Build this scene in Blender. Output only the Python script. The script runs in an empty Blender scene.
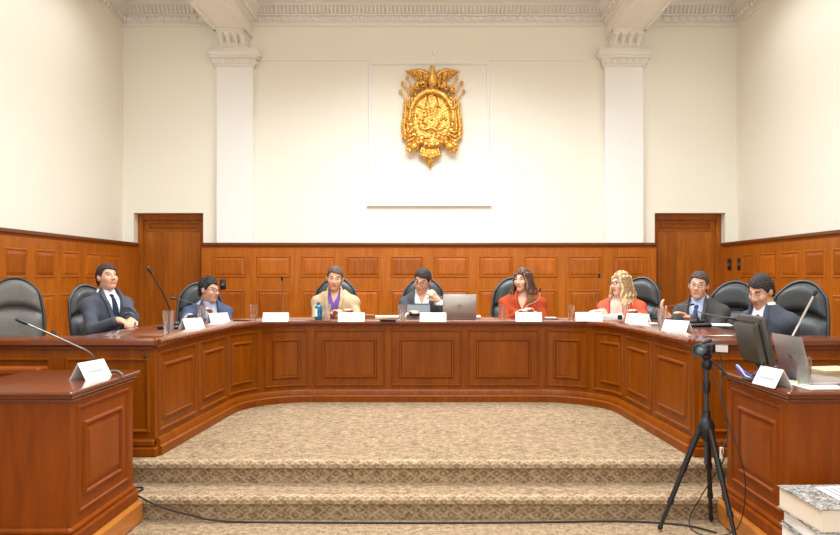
import bpy, math, random
import numpy as np
from mathutils import Vector, Matrix, Euler
SC = bpy.context.scene
COL = SC.collection
PI = math.pi
F = 760.0; CX = 430.0; CY = 276.0; CAMZ = 1.458      # photo geometry: focal length in pixels, horizon, eye height
PLAT = 0.29                                          # height of the carpeted dais
# ---------------------------------------------------------------- camera
cam_d = bpy.data.cameras.new('camera'); cam = bpy.data.objects.new('camera', cam_d); COL.objects.link(cam)
cam.location = (0, 0, CAMZ); cam.rotation_euler = (PI/2, 0, 0)
cam_d.sensor_width = 36.0; cam_d.lens = F/840*36
cam_d.shift_x = (420-CX)/840; cam_d.shift_y = -(267.5-CY)/840
SC.camera = cam
# ---------------------------------------------------------------- world, lights, exposure
SC.view_settings.view_transform = 'Standard'; SC.view_settings.look = 'None'
SC.view_settings.gamma = 1.0; SC.view_settings.exposure = 0.25
w = bpy.data.worlds.new('world'); SC.world = w; w.use_nodes = True
w.node_tree.nodes['Background'].inputs[0].default_value = (0.92, 0.97, 1.0, 1)
w.node_tree.nodes['Background'].inputs[1].default_value = 1.7
def area(name, loc, sx, sy, power, rot=(0,0,0), col=(0.86,0.93,1.0), spread=2.52):
    d = bpy.data.lights.new(name, 'AREA'); d.shape = 'RECTANGLE'; d.size = sx; d.size_y = sy
    d.energy = power; d.color = col; d.spread = spread
    o = bpy.data.objects.new(name, d); COL.objects.link(o); o.location = loc; o.rotation_euler = rot
    return o
area('ceiling_light_center', (0, 7.6, 5.2), 2.8, 2.8, 262)
area('ceiling_light_center_front', (0, 3.2, 5.2), 2.6, 2.6, 190)
area('ceiling_light_left', (-3.5, 5.0, 5.2), 0.4, 9.0, 74)
area('ceiling_light_right', (3.5, 5.0, 5.2), 0.4, 9.0, 84)

# ---------------------------------------------------------------- helpers
def lin(c):
    return tuple(((v/255)/12.92 if v/255 <= 0.04045 else ((v/255+0.055)/1.055)**2.4) for v in c) + (1,)
def place(px, py, z):                    # the point of a horizontal surface at height z seen at that spot of the photo
    s = (py-CY)/(CAMZ-z)
    return ((px-CX)/s, F/s, z)
def at(px, py, Y):                       # the point at distance Y seen there
    s = F/Y
    return ((px-CX)/s, Y, CAMZ-(py-CY)/s)

MATS = {}
def base_mat(name, col, rough=0.5, metal=0.0, coat=0.0, spec=0.5, bump=0.0, bscale=60, var=0.0, vscale=8):
    if name in MATS: return MATS[name]
    m = bpy.data.materials.new(name); m.use_nodes = True; MATS[name] = m
    nt = m.node_tree; b = nt.nodes['Principled BSDF']
    b.inputs['Base Color'].default_value = lin(col); b.inputs['Roughness'].default_value = rough
    b.inputs['Metallic'].default_value = metal; b.inputs['Coat Weight'].default_value = coat
    b.inputs['Specular IOR Level'].default_value = spec
    tc = nt.nodes.new('ShaderNodeTexCoord')
    n = nt.nodes.new('ShaderNodeTexNoise'); n.inputs['Scale'].default_value = vscale; n.inputs['Detail'].default_value = 5
    nt.links.new(tc.outputs['Object'], n.inputs['Vector'])
    mx = nt.nodes.new('ShaderNodeMix'); mx.data_type = 'RGBA'
    c = lin(col); mx.inputs[6].default_value = tuple(v*(1-var) for v in c[:3])+(1,)
    mx.inputs[7].default_value = tuple(min(1, v*(1+var)) for v in c[:3])+(1,)
    nt.links.new(n.outputs['Fac'], mx.inputs[0]); nt.links.new(mx.outputs[2], b.inputs['Base Color'])
    if bump:
        n2 = nt.nodes.new('ShaderNodeTexNoise'); n2.inputs['Scale'].default_value = bscale; n2.inputs['Detail'].default_value = 4
        nt.links.new(tc.outputs['Object'], n2.inputs['Vector'])
        bp = nt.nodes.new('ShaderNodeBump'); bp.inputs['Strength'].default_value = bump; bp.inputs['Distance'].default_value = 0.01
        nt.links.new(n2.outputs['Fac'], bp.inputs['Height']); nt.links.new(bp.outputs[0], b.inputs['Normal'])
    return m
def wood(name, dark, mid, light, rough=0.3, coat=0.3, axis=2, scale=1.0, island=0.25):
    if name in MATS: return MATS[name]
    m = bpy.data.materials.new(name); m.use_nodes = True; MATS[name] = m
    nt = m.node_tree; N = nt.nodes; L = nt.links; b = N['Principled BSDF']
    tc = N.new('ShaderNodeTexCoord'); mp = N.new('ShaderNodeMapping')
    sc = [9*scale]*3; sc[axis] = 0.9*scale; mp.inputs['Scale'].default_value = sc
    geo = N.new('ShaderNodeNewGeometry'); off = N.new('ShaderNodeVectorMath'); off.operation = 'ADD'
    mul = N.new('ShaderNodeMath'); mul.operation = 'MULTIPLY'; mul.inputs[1].default_value = 37.0
    L.new(geo.outputs['Random Per Island'], mul.inputs[0])
    L.new(tc.outputs['Object'], off.inputs[0]); L.new(mul.outputs[0], off.inputs[1]); L.new(off.outputs[0], mp.inputs['Vector'])
    n1 = N.new('ShaderNodeTexNoise'); n1.inputs['Scale'].default_value = 1.3; n1.inputs['Detail'].default_value = 8
    n1.inputs['Roughness'].default_value = 0.6; n1.inputs['Distortion'].default_value = 1.2
    n2 = N.new('ShaderNodeTexNoise'); n2.inputs['Scale'].default_value = 9; n2.inputs['Detail'].default_value = 5
    L.new(mp.outputs[0], n1.inputs['Vector']); L.new(mp.outputs[0], n2.inputs['Vector'])
    a = N.new('ShaderNodeMath'); a.operation = 'MULTIPLY_ADD'; a.inputs[1].default_value = 0.25
    L.new(n2.outputs['Fac'], a.inputs[0]); 
    s = N.new('ShaderNodeMath'); s.operation = 'MULTIPLY'; s.inputs[1].default_value = 0.7; L.new(n1.outputs['Fac'], s.inputs[0])
    L.new(s.outputs[0], a.inputs[2])
    i1 = N.new('ShaderNodeMath'); i1.operation = 'MULTIPLY_ADD'; i1.inputs[1].default_value = island; 
    L.new(geo.outputs['Random Per Island'], i1.inputs[0])
    i2 = N.new('ShaderNodeMath'); i2.operation = 'SUBTRACT'; i2.inputs[1].default_value = island/2; L.new(a.outputs[0], i2.inputs[0]); L.new(i2.outputs[0], i1.inputs[2])
    cr = N.new('ShaderNodeValToRGB'); e = cr.color_ramp.elements
    e[0].position = 0.3; e[0].color = lin(dark); e[1].position = 0.72; e[1].color = lin(light)
    k = cr.color_ramp.elements.new(0.5); k.color = lin(mid)
    L.new(i1.outputs[0], cr.inputs['Fac']); L.new(cr.outputs[0], b.inputs['Base Color'])
    b.inputs['Specular IOR Level'].default_value = 0.16; b.inputs['Roughness'].default_value = rough; b.inputs['Coat Weight'].default_value = coat; b.inputs['Coat Roughness'].default_value = 0.12
    return m
def carpet(name, border):
    m = bpy.data.materials.new(name); m.use_nodes = True; MATS[name] = m
    nt = m.node_tree; N = nt.nodes; L = nt.links; b = N['Principled BSDF']
    tc = N.new('ShaderNodeTexCoord')
    def math_(op, a, c=None, d=None):
        n = N.new('ShaderNodeMath'); n.operation = op
        for i, v in enumerate((a, c, d)):
            if v is None: continue
            if isinstance(v, (int, float)): n.inputs[i].default_value = v
            else: L.new(v, n.inputs[i])
        return n.outputs[0]
    n1 = N.new('ShaderNodeTexNoise'); n1.inputs['Scale'].default_value = 70; n1.inputs['Detail'].default_value = 3
    n2 = N.new('ShaderNodeTexNoise'); n2.inputs['Scale'].default_value = 26; n2.inputs['Detail'].default_value = 4
    n3 = N.new('ShaderNodeTexNoise'); n3.inputs['Scale'].default_value = 1.5
    for n in (n1, n2, n3): L.new(tc.outputs['Object'], n.inputs['Vector'])
    f = math_('ADD', math_('MULTIPLY', n1.outputs['Fac'], 0.5), math_('MULTIPLY', n2.outputs['Fac'], 0.5))
    cr = N.new('ShaderNodeValToRGB'); e = cr.color_ramp.elements
    if border:
        uv = N.new('ShaderNodeSeparateXYZ'); L.new(tc.outputs['UV'], uv.inputs[0])
        wob = math_('MULTIPLY', math_('SUBTRACT', n2.outputs['Fac'], 0.5), 0.35)
        u = math_('ADD', math_('DIVIDE', uv.outputs[0], 0.085), wob); v = math_('ADD', math_('DIVIDE', uv.outputs[1], 0.065), wob)
        du = math_('ABSOLUTE', math_('SUBTRACT', math_('FRACT', u), 0.5)); dv = math_('ABSOLUTE', math_('SUBTRACT', math_('FRACT', v), 0.5))
        dia = math_('ADD', du, dv)                       # 0 at cell centre .. 1 at corner
        ring = math_('ABSOLUTE', math_('SUBTRACT', math_('FRACT', math_('MULTIPLY', dia, 2.0)), 0.5))
        pat = math_('MULTIPLY', math_('SUBTRACT', ring, 0.25), 0.42)
        f = math_('ADD', f, pat)
        e[0].position = 0.36; e[0].color = lin((122, 99, 73)); e[1].position = 0.68; e[1].color = lin((186, 161, 129))
        k = e.new(0.5); k.color = lin((158, 133, 103))
    else:
        e[0].position = 0.36; e[0].color = lin((104, 84, 62)); e[1].position = 0.62; e[1].color = lin((166, 141, 111))
        k = e.new(0.5); k.color = lin((142, 118, 91))
    L.new(f, cr.inputs['Fac']); L.new(cr.outputs[0], b.inputs['Base Color'])
    b.inputs['Roughness'].default_value = 0.95; b.inputs['Specular IOR Level'].default_value = 0.1
    bp = N.new('ShaderNodeBump'); bp.inputs['Strength'].default_value = 0.35; bp.inputs['Distance'].default_value = 0.006
    L.new(f, bp.inputs['Height']); L.new(bp.outputs[0], b.inputs['Normal'])
    return m

BENCH = wood('bench_wood', (110, 51, 0), (128, 62, 1), (144, 74, 2), rough=0.42, coat=0.06, island=0.08)
BENCHTOP = wood('bench_top_wood', (92, 42, 16), (112, 52, 20), (130, 64, 28), rough=0.18, coat=0.5, axis=0, island=0.05)
DESKW = wood('desk_wood', (112, 48, 0), (128, 57, 0), (142, 67, 2), rough=0.42, coat=0.06, island=0.08)
PLINTHW = wood('light_oak', (150, 88, 30), (176, 106, 40), (196, 124, 52), rough=0.3, coat=0.3, axis=1, island=0.05)
WALLW = wood('wainscot_wood', (148, 76, 15), (172, 92, 20), (194, 110, 30), rough=0.4, coat=0.15, island=0.12)
PANELW = wood('wainscot_panel_wood', (140, 70, 12), (170, 90, 19), (198, 108, 28), rough=0.4, coat=0.15, island=0.22, scale=1.4)
DOORW = wood('door_wood', (140, 74, 14), (166, 90, 20), (186, 106, 28), rough=0.4, coat=0.15, island=0.15)
CAPW = wood('cap_wood', (92, 46, 20), (112, 58, 26), (128, 68, 32), rough=0.35, coat=0.2, axis=0)
FIELD = carpet('carpet_field', False); BORDER = carpet('carpet_border', True)
WALLP = base_mat('wall_paint', (249, 243, 226), rough=0.8, spec=0.2, var=0.015, vscale=1.2, bump=0.02, bscale=40)
WHITE = base_mat('white_paint', (250, 247, 240), rough=0.6, spec=0.3, var=0.01)
PLASTER = base_mat('cornice_plaster', (246, 240, 230), rough=0.75, spec=0.2, var=0.03, vscale=5)
LEATHER = base_mat('black_leather', (44, 44, 42), rough=0.42, bump=0.25, bscale=90, var=0.2, vscale=14)
LEATHERG = base_mat('worn_leather', (98, 93, 84), rough=0.45, bump=0.25, bscale=90, var=0.2, vscale=14)
BLACKP = base_mat('black_plastic', (24, 24, 25), rough=0.4)
GREYP = base_mat('grey_plastic', (92, 88, 82), rough=0.5)
PAPER = base_mat('white_paper', (248, 246, 240), rough=0.7, var=0.01)
CREAM = base_mat('cream_paper', (226, 208, 176), rough=0.8, var=0.05, vscale=60)
SILVER = base_mat('silver_metal', (172, 160, 152), rough=0.35, metal=0.55)
STEEL = base_mat('steel_stem', (120, 118, 114), rough=0.3, metal=0.8)
INK = base_mat('grey_ink', (150, 150, 155), rough=0.8)
GOLD = base_mat('gilded_plaster', (232, 172, 84), rough=0.32, metal=0.75, var=0.35, vscale=14, bump=0.3, bscale=45)
def glass_mat(name, col, ior, rough=0.0):
    m = bpy.data.materials.new(name); m.use_nodes = True; nt = m.node_tree; b = nt.nodes['Principled BSDF']
    n = nt.nodes.new('ShaderNodeTexNoise'); n.inputs['Scale'].default_value = 30
    r = nt.nodes.new('ShaderNodeMapRange'); r.inputs['To Min'].default_value = rough; r.inputs['To Max'].default_value = rough+0.03
    nt.links.new(n.outputs['Fac'], r.inputs['Value']); nt.links.new(r.outputs[0], b.inputs['Roughness'])
    b.inputs['Base Color'].default_value = col; b.inputs['Transmission Weight'].default_value = 1; b.inputs['IOR'].default_value = ior
    MATS[name] = m; return m
def clearer(m, f):
    nt = m.node_tree; o = nt.nodes['Material Output']; b = nt.nodes['Principled BSDF']; t = nt.nodes.new('ShaderNodeBsdfTransparent'); x = nt.nodes.new('ShaderNodeMixShader')
    x.inputs[0].default_value = f; nt.links.new(b.outputs[0], x.inputs[1]); nt.links.new(t.outputs[0], x.inputs[2]); nt.links.new(x.outputs[0], o.inputs['Surface'])
GLASS = glass_mat('clear_glass', (0.97, 0.98, 0.97, 1), 1.45); WATER = glass_mat('water', (0.93, 0.96, 0.96, 1), 1.2); clearer(GLASS, 0.62); clearer(WATER, 0.62)

def tag(o, label=None, cat=None, group=None, kind=None):
    if label: o['label'] = label
    if cat: o['category'] = cat
    if group: o['group'] = group
    if kind: o['kind'] = kind
    return o
def empty(name, loc, rz=0, label=None, cat=None, group=None):
    o = bpy.data.objects.new(name, None); COL.objects.link(o); o.location = loc; o.rotation_euler = (0, 0, rz)
    o.empty_display_size = 0.1
    return tag(o, label, cat, group)
def dup(root, loc, rz, label, group=None):
    r = root.copy(); COL.objects.link(r); r.location = loc; r.rotation_euler = (0, 0, rz); tag(r, label, None, group)
    def rec(a, b):
        for ch in list(a.children):
            c = ch.copy(); COL.objects.link(c); c.parent = b; rec(ch, c)
    kids = list(root.children)
    for ch in kids:
        c = ch.copy(); COL.objects.link(c); c.parent = r
        for g in list(ch.children):
            d = g.copy(); COL.objects.link(d); d.parent = c
    return r

class MB:
    def __init__(s): s.v = []; s.f = []; s.m = []; s.uv = {}
    def add(s, V, Fc, mat=0):
        b = len(s.v); s.v += [tuple(p) for p in V]; s.f += [tuple(i+b for i in f) for f in Fc]; s.m += [mat]*len(Fc); return s
    def box(s, x0, x1, y0, y1, z0, z1, ch=0.0, mat=0, M=None):
        if x0 > x1: x0, x1 = x1, x0
        if ch <= 0:
            V = [(x, y, z) for z in (z0, z1) for y in (y0, y1) for x in (x0, x1)]
            Fc = [(0,2,3,1),(4,5,7,6),(0,1,5,4),(2,6,7,3),(0,4,6,2),(1,3,7,5)]
        else:
            c = min(ch, (x1-x0)*.49, (y1-y0)*.49, (z1-z0)*.49); V = []
            def ring(z, d): return [(x0+d+c,y0+d,z),(x1-d-c,y0+d,z),(x1-d,y0+d+c,z),(x1-d,y1-d-c,z),(x1-d-c,y1-d,z),(x0+d+c,y1-d,z),(x0+d,y1-d-c,z),(x0+d,y0+d+c,z)]
            V = ring(z0, c*.6)+ring(z0+c, 0)+ring(z1-c, 0)+ring(z1, c*.6); Fc = [tuple(range(7,-1,-1)), tuple(range(24,32))]
            for k in range(3):
                for i in range(8): j = (i+1) % 8; Fc.append((k*8+i, k*8+j, k*8+8+j, k*8+8+i))
        if M is not None: V = [M @ Vector(p) for p in V]
        return s.add(V, Fc, mat)
    def tube(s, pts, r, n=8, mat=0, cap=True):
        pts = [Vector(p) for p in pts]; R = r if isinstance(r, (list, tuple)) else [r]*len(pts); V = []; Fc = []
        up = None
        for i, p in enumerate(pts):
            t = (pts[min(i+1, len(pts)-1)]-pts[max(i-1, 0)]).normalized()
            if up is None: up = t.orthogonal().normalized()
            up = (up - t*up.dot(t)).normalized(); sd = t.cross(up)
            for k in range(n):
                a = 2*PI*k/n; V.append(p+(up*math.cos(a)+sd*math.sin(a))*R[i])
        for i in range(len(pts)-1):
            for k in range(n):
                j = (k+1) % n; Fc.append((i*n+k, i*n+j, (i+1)*n+j, (i+1)*n+k))
        if cap: Fc.append(tuple(range(n-1, -1, -1))); Fc.append(tuple(range((len(pts)-1)*n, len(pts)*n)))
        return s.add(V, Fc, mat)
    def lathe(s, prof, c=(0,0,0), n=20, mat=0, close=False):
        V = []; Fc = []
        for (r, z) in prof:
            for k in range(n): a = 2*PI*k/n; V.append((c[0]+r*math.cos(a), c[1]+r*math.sin(a), c[2]+z))
        m = len(prof)
        for i in range(m if close else m-1):
            i2 = (i+1) % m
            for k in range(n):
                j = (k+1) % n; Fc.append((i*n+k, i*n+j, i2*n+j, i2*n+k))
        if not close:
            Fc.append(tuple(range(n-1, -1, -1))); Fc.append(tuple(range((m-1)*n, m*n)))
        return s.add(V, Fc, mat)
    def ball(s, c, r, n=10, mat=0, sc=(1,1,1)):
        V = []; Fc = []; m = n//2+1
        for i in range(1, m):
            th = PI*i/m
            for k in range(n): a = 2*PI*k/n; V.append((c[0]+r*sc[0]*math.sin(th)*math.cos(a), c[1]+r*sc[1]*math.sin(th)*math.sin(a), c[2]+r*sc[2]*math.cos(th)))
        t = len(V); V.append((c[0], c[1], c[2]+r*sc[2])); V.append((c[0], c[1], c[2]-r*sc[2]))
        for i in range(m-2):
            for k in range(n): j = (k+1) % n; Fc.append((i*n+k, (i+1)*n+k, (i+1)*n+j, i*n+j))
        for k in range(n): j = (k+1) % n; Fc.append((t, k, j)); Fc.append((t+1, (m-2)*n+j, (m-2)*n+k))
        return s.add(V, Fc, mat)
    def xf(s, M, start=0):
        s.v = s.v[:start]+[tuple(M @ Vector(p)) for p in s.v[start:]]; return s
    def build(s, name, mats, parent=None, smooth=False, angle=40):
        me = bpy.data.meshes.new(name); me.from_pydata(s.v, [], s.f)
        for m in (mats if isinstance(mats, (list, tuple)) else [mats]): me.materials.append(m)
        me.polygons.foreach_set('material_index', s.m)
        import bmesh
        bm = bmesh.new(); bm.from_mesh(me); bmesh.ops.recalc_face_normals(bm, faces=bm.faces); bm.to_mesh(me); bm.free()
        if smooth:
            me.polygons.foreach_set('use_smooth', [True]*len(me.polygons)); me.set_sharp_from_angle(angle=math.radians(angle))
        me.update()
        o = bpy.data.objects.new(name, me); COL.objects.link(o)
        if parent: o.parent = parent
        return o
def struct(o): o['kind'] = 'structure'; return o
def smooth_path(pts, n=8):
    P = [Vector(p) for p in pts]; P = [P[0]]+P+[P[-1]]; out = []
    for i in range(1, len(P)-2):
        a, b, c, d = P[i-1:i+3]
        for k in range(n):
            t = k/n; out.append(0.5*((2*b)+(c-a)*t+(2*a-5*b+4*c-d)*t*t+(-a+3*b-3*c+d)*t**3))
    out.append(P[-2]); return out

# ---------------------------------------------------------------- room
BW = 10.86; SW = 4.39
floor = struct(MB().box(-4.9, 4.9, -1.5, 4.60, -0.1, 0.0).build('floor', FIELD))
def step(name, yf, yb, z0, z1):
    # rounded carpet nosing over a riser, uv along the profile
    prof = [(yb, z1)]; 
    prof += [(yf+0.045, z1, 'b'), (yf+0.012, z1-0.006, 'b'), (yf, z1-0.022, 'b'), (yf, z1-0.045, 'b'), (yf+0.01, z1-0.056, 'b'), (yf+0.022, z1-0.06, 'b'), (yf+0.028, z0, 'b')]
    mb = MB(); x0, x1 = -4.39, 4.39; uvs = []; d = 0
    for i in range(len(prof)-1):
        a, b = prof[i], prof[i+1]; l = math.hypot(a[0]-b[0], a[1]-b[1])
        mb.add([(x0,a[0],a[1]),(x1,a[0],a[1]),(x1,b[0],b[1]),(x0,b[0],b[1])], [(0,1,2,3)], 0 if i == 0 else 1)
        dd = d if i else 0
        uvs += [(x0,d),(x1,d),(x1,d+(l if i else 0)),(x0,d+(l if i else 0))]; d += l if i else 0
    n = len(prof)
    mb.add([(x0,p[0],p[1]) for p in prof]+[(x0,yb,z0)], [tuple(range(n+1))], 1)
    mb.add([(x1,p[0],p[1]) for p in prof]+[(x1,yb,z0)], [tuple(range(n+1))], 1)
    mb.add([(x0,yb,z0),(x1,yb,z0),(x1,yb,z1),(x0,yb,z1)], [(0,1,2,3)], 0)
    me = bpy.data.meshes.new(name); me.from_pydata(mb.v, [], mb.f); me.materials.append(FIELD); me.materials.append(BORDER)
    me.polygons.foreach_set('material_index', mb.m)
    uv = me.uv_layers.new(name='uv')
    for p in me.polygons:
        for li, vi in zip(p.loop_indices, p.vertices):
            uv.data[li].uv = uvs[vi] if vi < len(uvs) else (me.vertices[vi].co.y, me.vertices[vi].co.z)
    o = bpy.data.objects.new(name, me); COL.objects.link(o); return struct(o)
step('floor_step', 4.525, 4.90, 0.0, 0.145)
step('floor_dais', 4.80, BW+0.15, 0.145, PLAT)

def wall_mb(): return MB()
# door openings in the back wall
D = [(-4.235, -3.24), (3.21, 4.22)]; DTOP = 2.36
zc = 5.30
bw = MB()
for (x0, x1) in ((-4.55, D[0][0]), (D[0][1], D[1][0]), (D[1][1], 4.55)): bw.box(x0, x1, BW, BW+0.3, 0, DTOP)
bw.box(-4.55, 4.55, BW, BW+0.3, DTOP, zc+0.1)
wall_back = struct(bw.build('wall_back', WALLP))
wall_left = struct(MB().box(-SW-0.2, -SW, -1.5, BW+0.3, 0, zc+0.1).build('wall_left', WALLP))
wall_right = struct(MB().box(SW, SW+0.2, -1.5, BW+0.3, 0, zc+0.1).build('wall_right', WALLP))
ceiling = struct(MB().box(-4.6, 4.6, -1.5, BW+0.3, zc, zc+0.12).build('ceiling', WHITE))
# wainscot
WT = 1.93   # top of the wainscot
def frame_rect(mb, u0, u1, z0, z1, put, wdt=0.03, d=0.018, field=True, mat=0, fmat=0, rec=0.0):
    # picture-frame moulding with mitred corners; put(u, depth, z) -> point, depth>0 = proud
    for (o0, d0, o1, d1) in ((0, rec, wdt*.35, d), (wdt*.35, d, wdt*.7, d), (wdt*.7, d, wdt, rec)):
        def rr(o, dd): return [put(u0+o,dd,z0+o), put(u1-o,dd,z0+o), put(u1-o,dd,z1-o), put(u0+o,dd,z1-o)]
        V = rr(o0, d0)+rr(o1, d1); mb.add(V, [(i, (i+1) % 4, 4+(i+1) % 4, 4+i) for i in range(4)], mat)
    if field:
        o, dd = wdt, rec; o2, d2 = wdt+0.035, rec+0.010
        V = [put(u0+o,dd,z0+o), put(u1-o,dd,z0+o), put(u1-o,dd,z1-o), put(u0+o,dd,z1-o), put(u0+o2,d2,z0+o2), put(u1-o2,d2,z0+o2), put(u1-o2,d2,z1-o2), put(u0+o2,d2,z1-o2)]
        mb.add(V, [(i, (i+1) % 4, 4+(i+1) % 4, 4+i) for i in range(4)]+[(4,5,6,7)], fmat)
def wainscot(name, length_spans, put, panels, parent):
    mb = MB()
    for (u0, u1) in length_spans:
        V = []
        prof = [(0, PLAT), (0.03, PLAT), (0.03, PLAT+0.12), (0.018, PLAT+0.14), (0.0, PLAT+0.14), (0, WT-0.07), (0.015, WT-0.05), (0.035, WT-0.035), (0.035, WT-0.01), (0.03, WT), (-0.03, WT), (-0.03, PLAT)]
        n = len(prof); V = [put(u0, d, z) for d, z in prof]+[put(u1, d, z) for d, z in prof]
        for i in range(n):
            mb.add([V[i], V[(i+1) % n], V[n+(i+1) % n], V[n+i]], [(0,1,2,3)], 1 if 6 <= i <= 9 else 0)
        mb.add(V[:n], [tuple(range(n))]); mb.add(V[n:], [tuple(range(n))])
    for (u0, u1) in panels:
        frame_rect(mb, u0, u1, 1.435, 1.745, put, 0.028, 0.010, True, 0, 2, -0.012+0.014)
        frame_rect(mb, u0, u1, 0.55, 1.262, put, 0.028, 0.010, True, 0, 2, 0.002)
    o = mb.build(name, [WALLW, CAPW, PANELW], parent); return o
FB = BW-0.06
pan = [(-2.857+.633*i-.243, -2.857+.633*i+.243) for i in range(10)]
wainscot('wainscot', [(D[0][1], D[1][0])], lambda u, d, z: (u, FB-d, z), pan, wall_back)
for sgn, wl, nm in ((-1, wall_left, 'l'), (1, wall_right, 'r')):
    fx = sgn*4.19
    ps = [(9.80-.585*i, 10.24-.585*i) for i in range(13)]
    wainscot('wainscot', [(2.0, BW)], lambda u, d, z: (fx-sgn*d, u, z), ps, wl)
# doors
for i, (x0, x1) in enumerate(D):
    mb = MB(); yd = BW+0.20
    mb.box(x0, x1, yd, yd+0.06, PLAT, DTOP)
    put = lambda u, d, z: (u, yd-d, z)
    mb.box(x0, x0+0.012, BW-0.05, yd, PLAT, WT); mb.box(x1-0.012, x1, BW-0.05, yd, PLAT, WT)
    mb.box(x0, x0+0.07, yd-0.05, yd, PLAT, DTOP, 0.008); mb.box(x1-0.07, x1, yd-0.05, yd, PLAT, DTOP, 0.008); mb.box(x0+0.07, x1-0.07, yd-0.05, yd, DTOP-0.09, DTOP, 0.008)
    frame_rect(mb, x0+0.14, x1-0.14, DTOP-0.22, DTOP-0.13, put, 0.02, 0.012)
    frame_rect(mb, x0+0.09, (x0+x1)/2, 0.6, DTOP-0.24, put, 0.02, 0.008, False)
    frame_rect(mb, (x0+x1)/2, x1-0.09, 0.6, DTOP-0.24, put, 0.02, 0.008, False)
    n = 6
    for k in range(n):
        a = x0+0.1+(x1-x0-0.2)*k/n; mb.box(a+0.001, a+(x1-x0-0.2)/n-0.001, yd-0.006, yd, 0.62, DTOP-0.26)
    d = struct(mb.build('door_%d' % (i+1), DOORW))
    hx = x1-0.12 if i == 0 else x0+0.12
    h = MB(); h.lathe([(0.025,0),(0.025,0.008),(0.01,0.012),(0.01,0.05),(0.026,0.055),(0.028,0.07),(0.02,0.08)], n=14)
    h.xf(Matrix.Translation((hx, yd-0.006, 1.3)) @ Matrix.Rotation(PI/2, 4, 'X')).build('door_knob', STEEL, d, True)
# ceiling beams
XP = [(-3.02, -2.51), (2.48, 3.02)]
for k, (x0, x1) in enumerate(XP):
    mb = MB(); mb.box(x0+0.03, x1-0.03, -1.5, BW, 4.87, zc)
    mb.box(x0+0.03, x0+0.07, -1.5, BW-0.3, 4.85, 4.87); mb.box(x1-0.07, x1-0.03, -1.5, BW-0.3, 4.85, 4.87)
    mb.box(x0+0.07, x1-0.07, BW-0.34, BW-0.3, 4.85, 4.87)
    struct(mb.build('trim_%d' % (k+1), [PLASTER]))
# cornices round the three bays
def cornice(name, x0, x1):
    mb = MB(); prof = [(0,5.02),(0.03,5.02),(0.03,5.045),(0.018,5.055),(0.018,5.075),(0.05,5.08),(0.05,5.15),(0.085,5.155),(0.085,5.175),(0.06,5.18),(0.075,5.23),(0.12,5.28),(0.14,5.285),(0.14,5.30)]
    y1 = BW; y0 = -1.5
    loops = []
    for d, z in prof: loops.append([(x0+d, y0, z), (x0+d, y1-d, z), (x1-d, y1-d, z), (x1-d, y0, z)])
    for a, b in zip(loops[:-1], loops[1:]):
        for i in range(3): mb.add([a[i], a[i+1], b[i+1], b[i]], [(0,1,2,3)])
    # dentils (rounded eggs) and leaf flutes
    n = int((x1-x0-0.1)/0.11); st = (x1-x0-0.1)/n
    for i in range(n):
        x = x0+0.05+st*(i+.5); mb.box(x-0.032, x+0.032, y1-0.085, y1-0.045, 5.085, 5.148, 0.014)
    n2 = n*2; st = (x1-x0-0.1)/n2
    for i in range(n2):
        x = x0+0.05+st*(i+.5); mb.add([(x-0.02,y1-0.063,5.185),(x+0.02,y1-0.063,5.185),(x+0.02,y1-0.122,5.275),(x-0.02,y1-0.122,5.275),(x-0.012,y1-0.085,5.185),(x+0.012,y1-0.085,5.185),(x+0.012,y1-0.14,5.275),(x-0.012,y1-0.14,5.275)], [(4,5,6,7),(0,4,7,3),(1,2,6,5),(0,1,5,4),(3,7,6,2)])
    y = y1-0.1
    while y > 6.5:
        for sx, xx in ((1, x0), (-1, x1)):
            a, b = sorted((xx+sx*0.045, xx+sx*0.085)); mb.box(a, b, y-0.032, y+0.032, 5.085, 5.148, 0.014)
            for q in (-0.027, 0.027):
                xs = [xx+sx*v for v in (0.063, 0.122, 0.085, 0.14)]
                mb.add([(xs[0],y+q-0.02,5.185),(xs[0],y+q+0.02,5.185),(xs[1],y+q+0.02,5.275),(xs[1],y+q-0.02,5.275),(xs[2],y+q-0.012,5.185),(xs[2],y+q+0.012,5.185),(xs[3],y+q+0.012,5.275),(xs[3],y+q-0.012,5.275)], [(4,5,6,7),(0,4,7,3),(1,2,6,5),(0,1,5,4),(3,7,6,2)])
        y -= 0.11
    struct(mb.build(name, PLASTER))
cornice('trim_3', -SW, XP[0][0]+0.03); cornice('trim_4', XP[0][1]-0.03, XP[1][0]+0.03); cornice('trim_5', XP[1][1]-0.03, SW)
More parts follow.
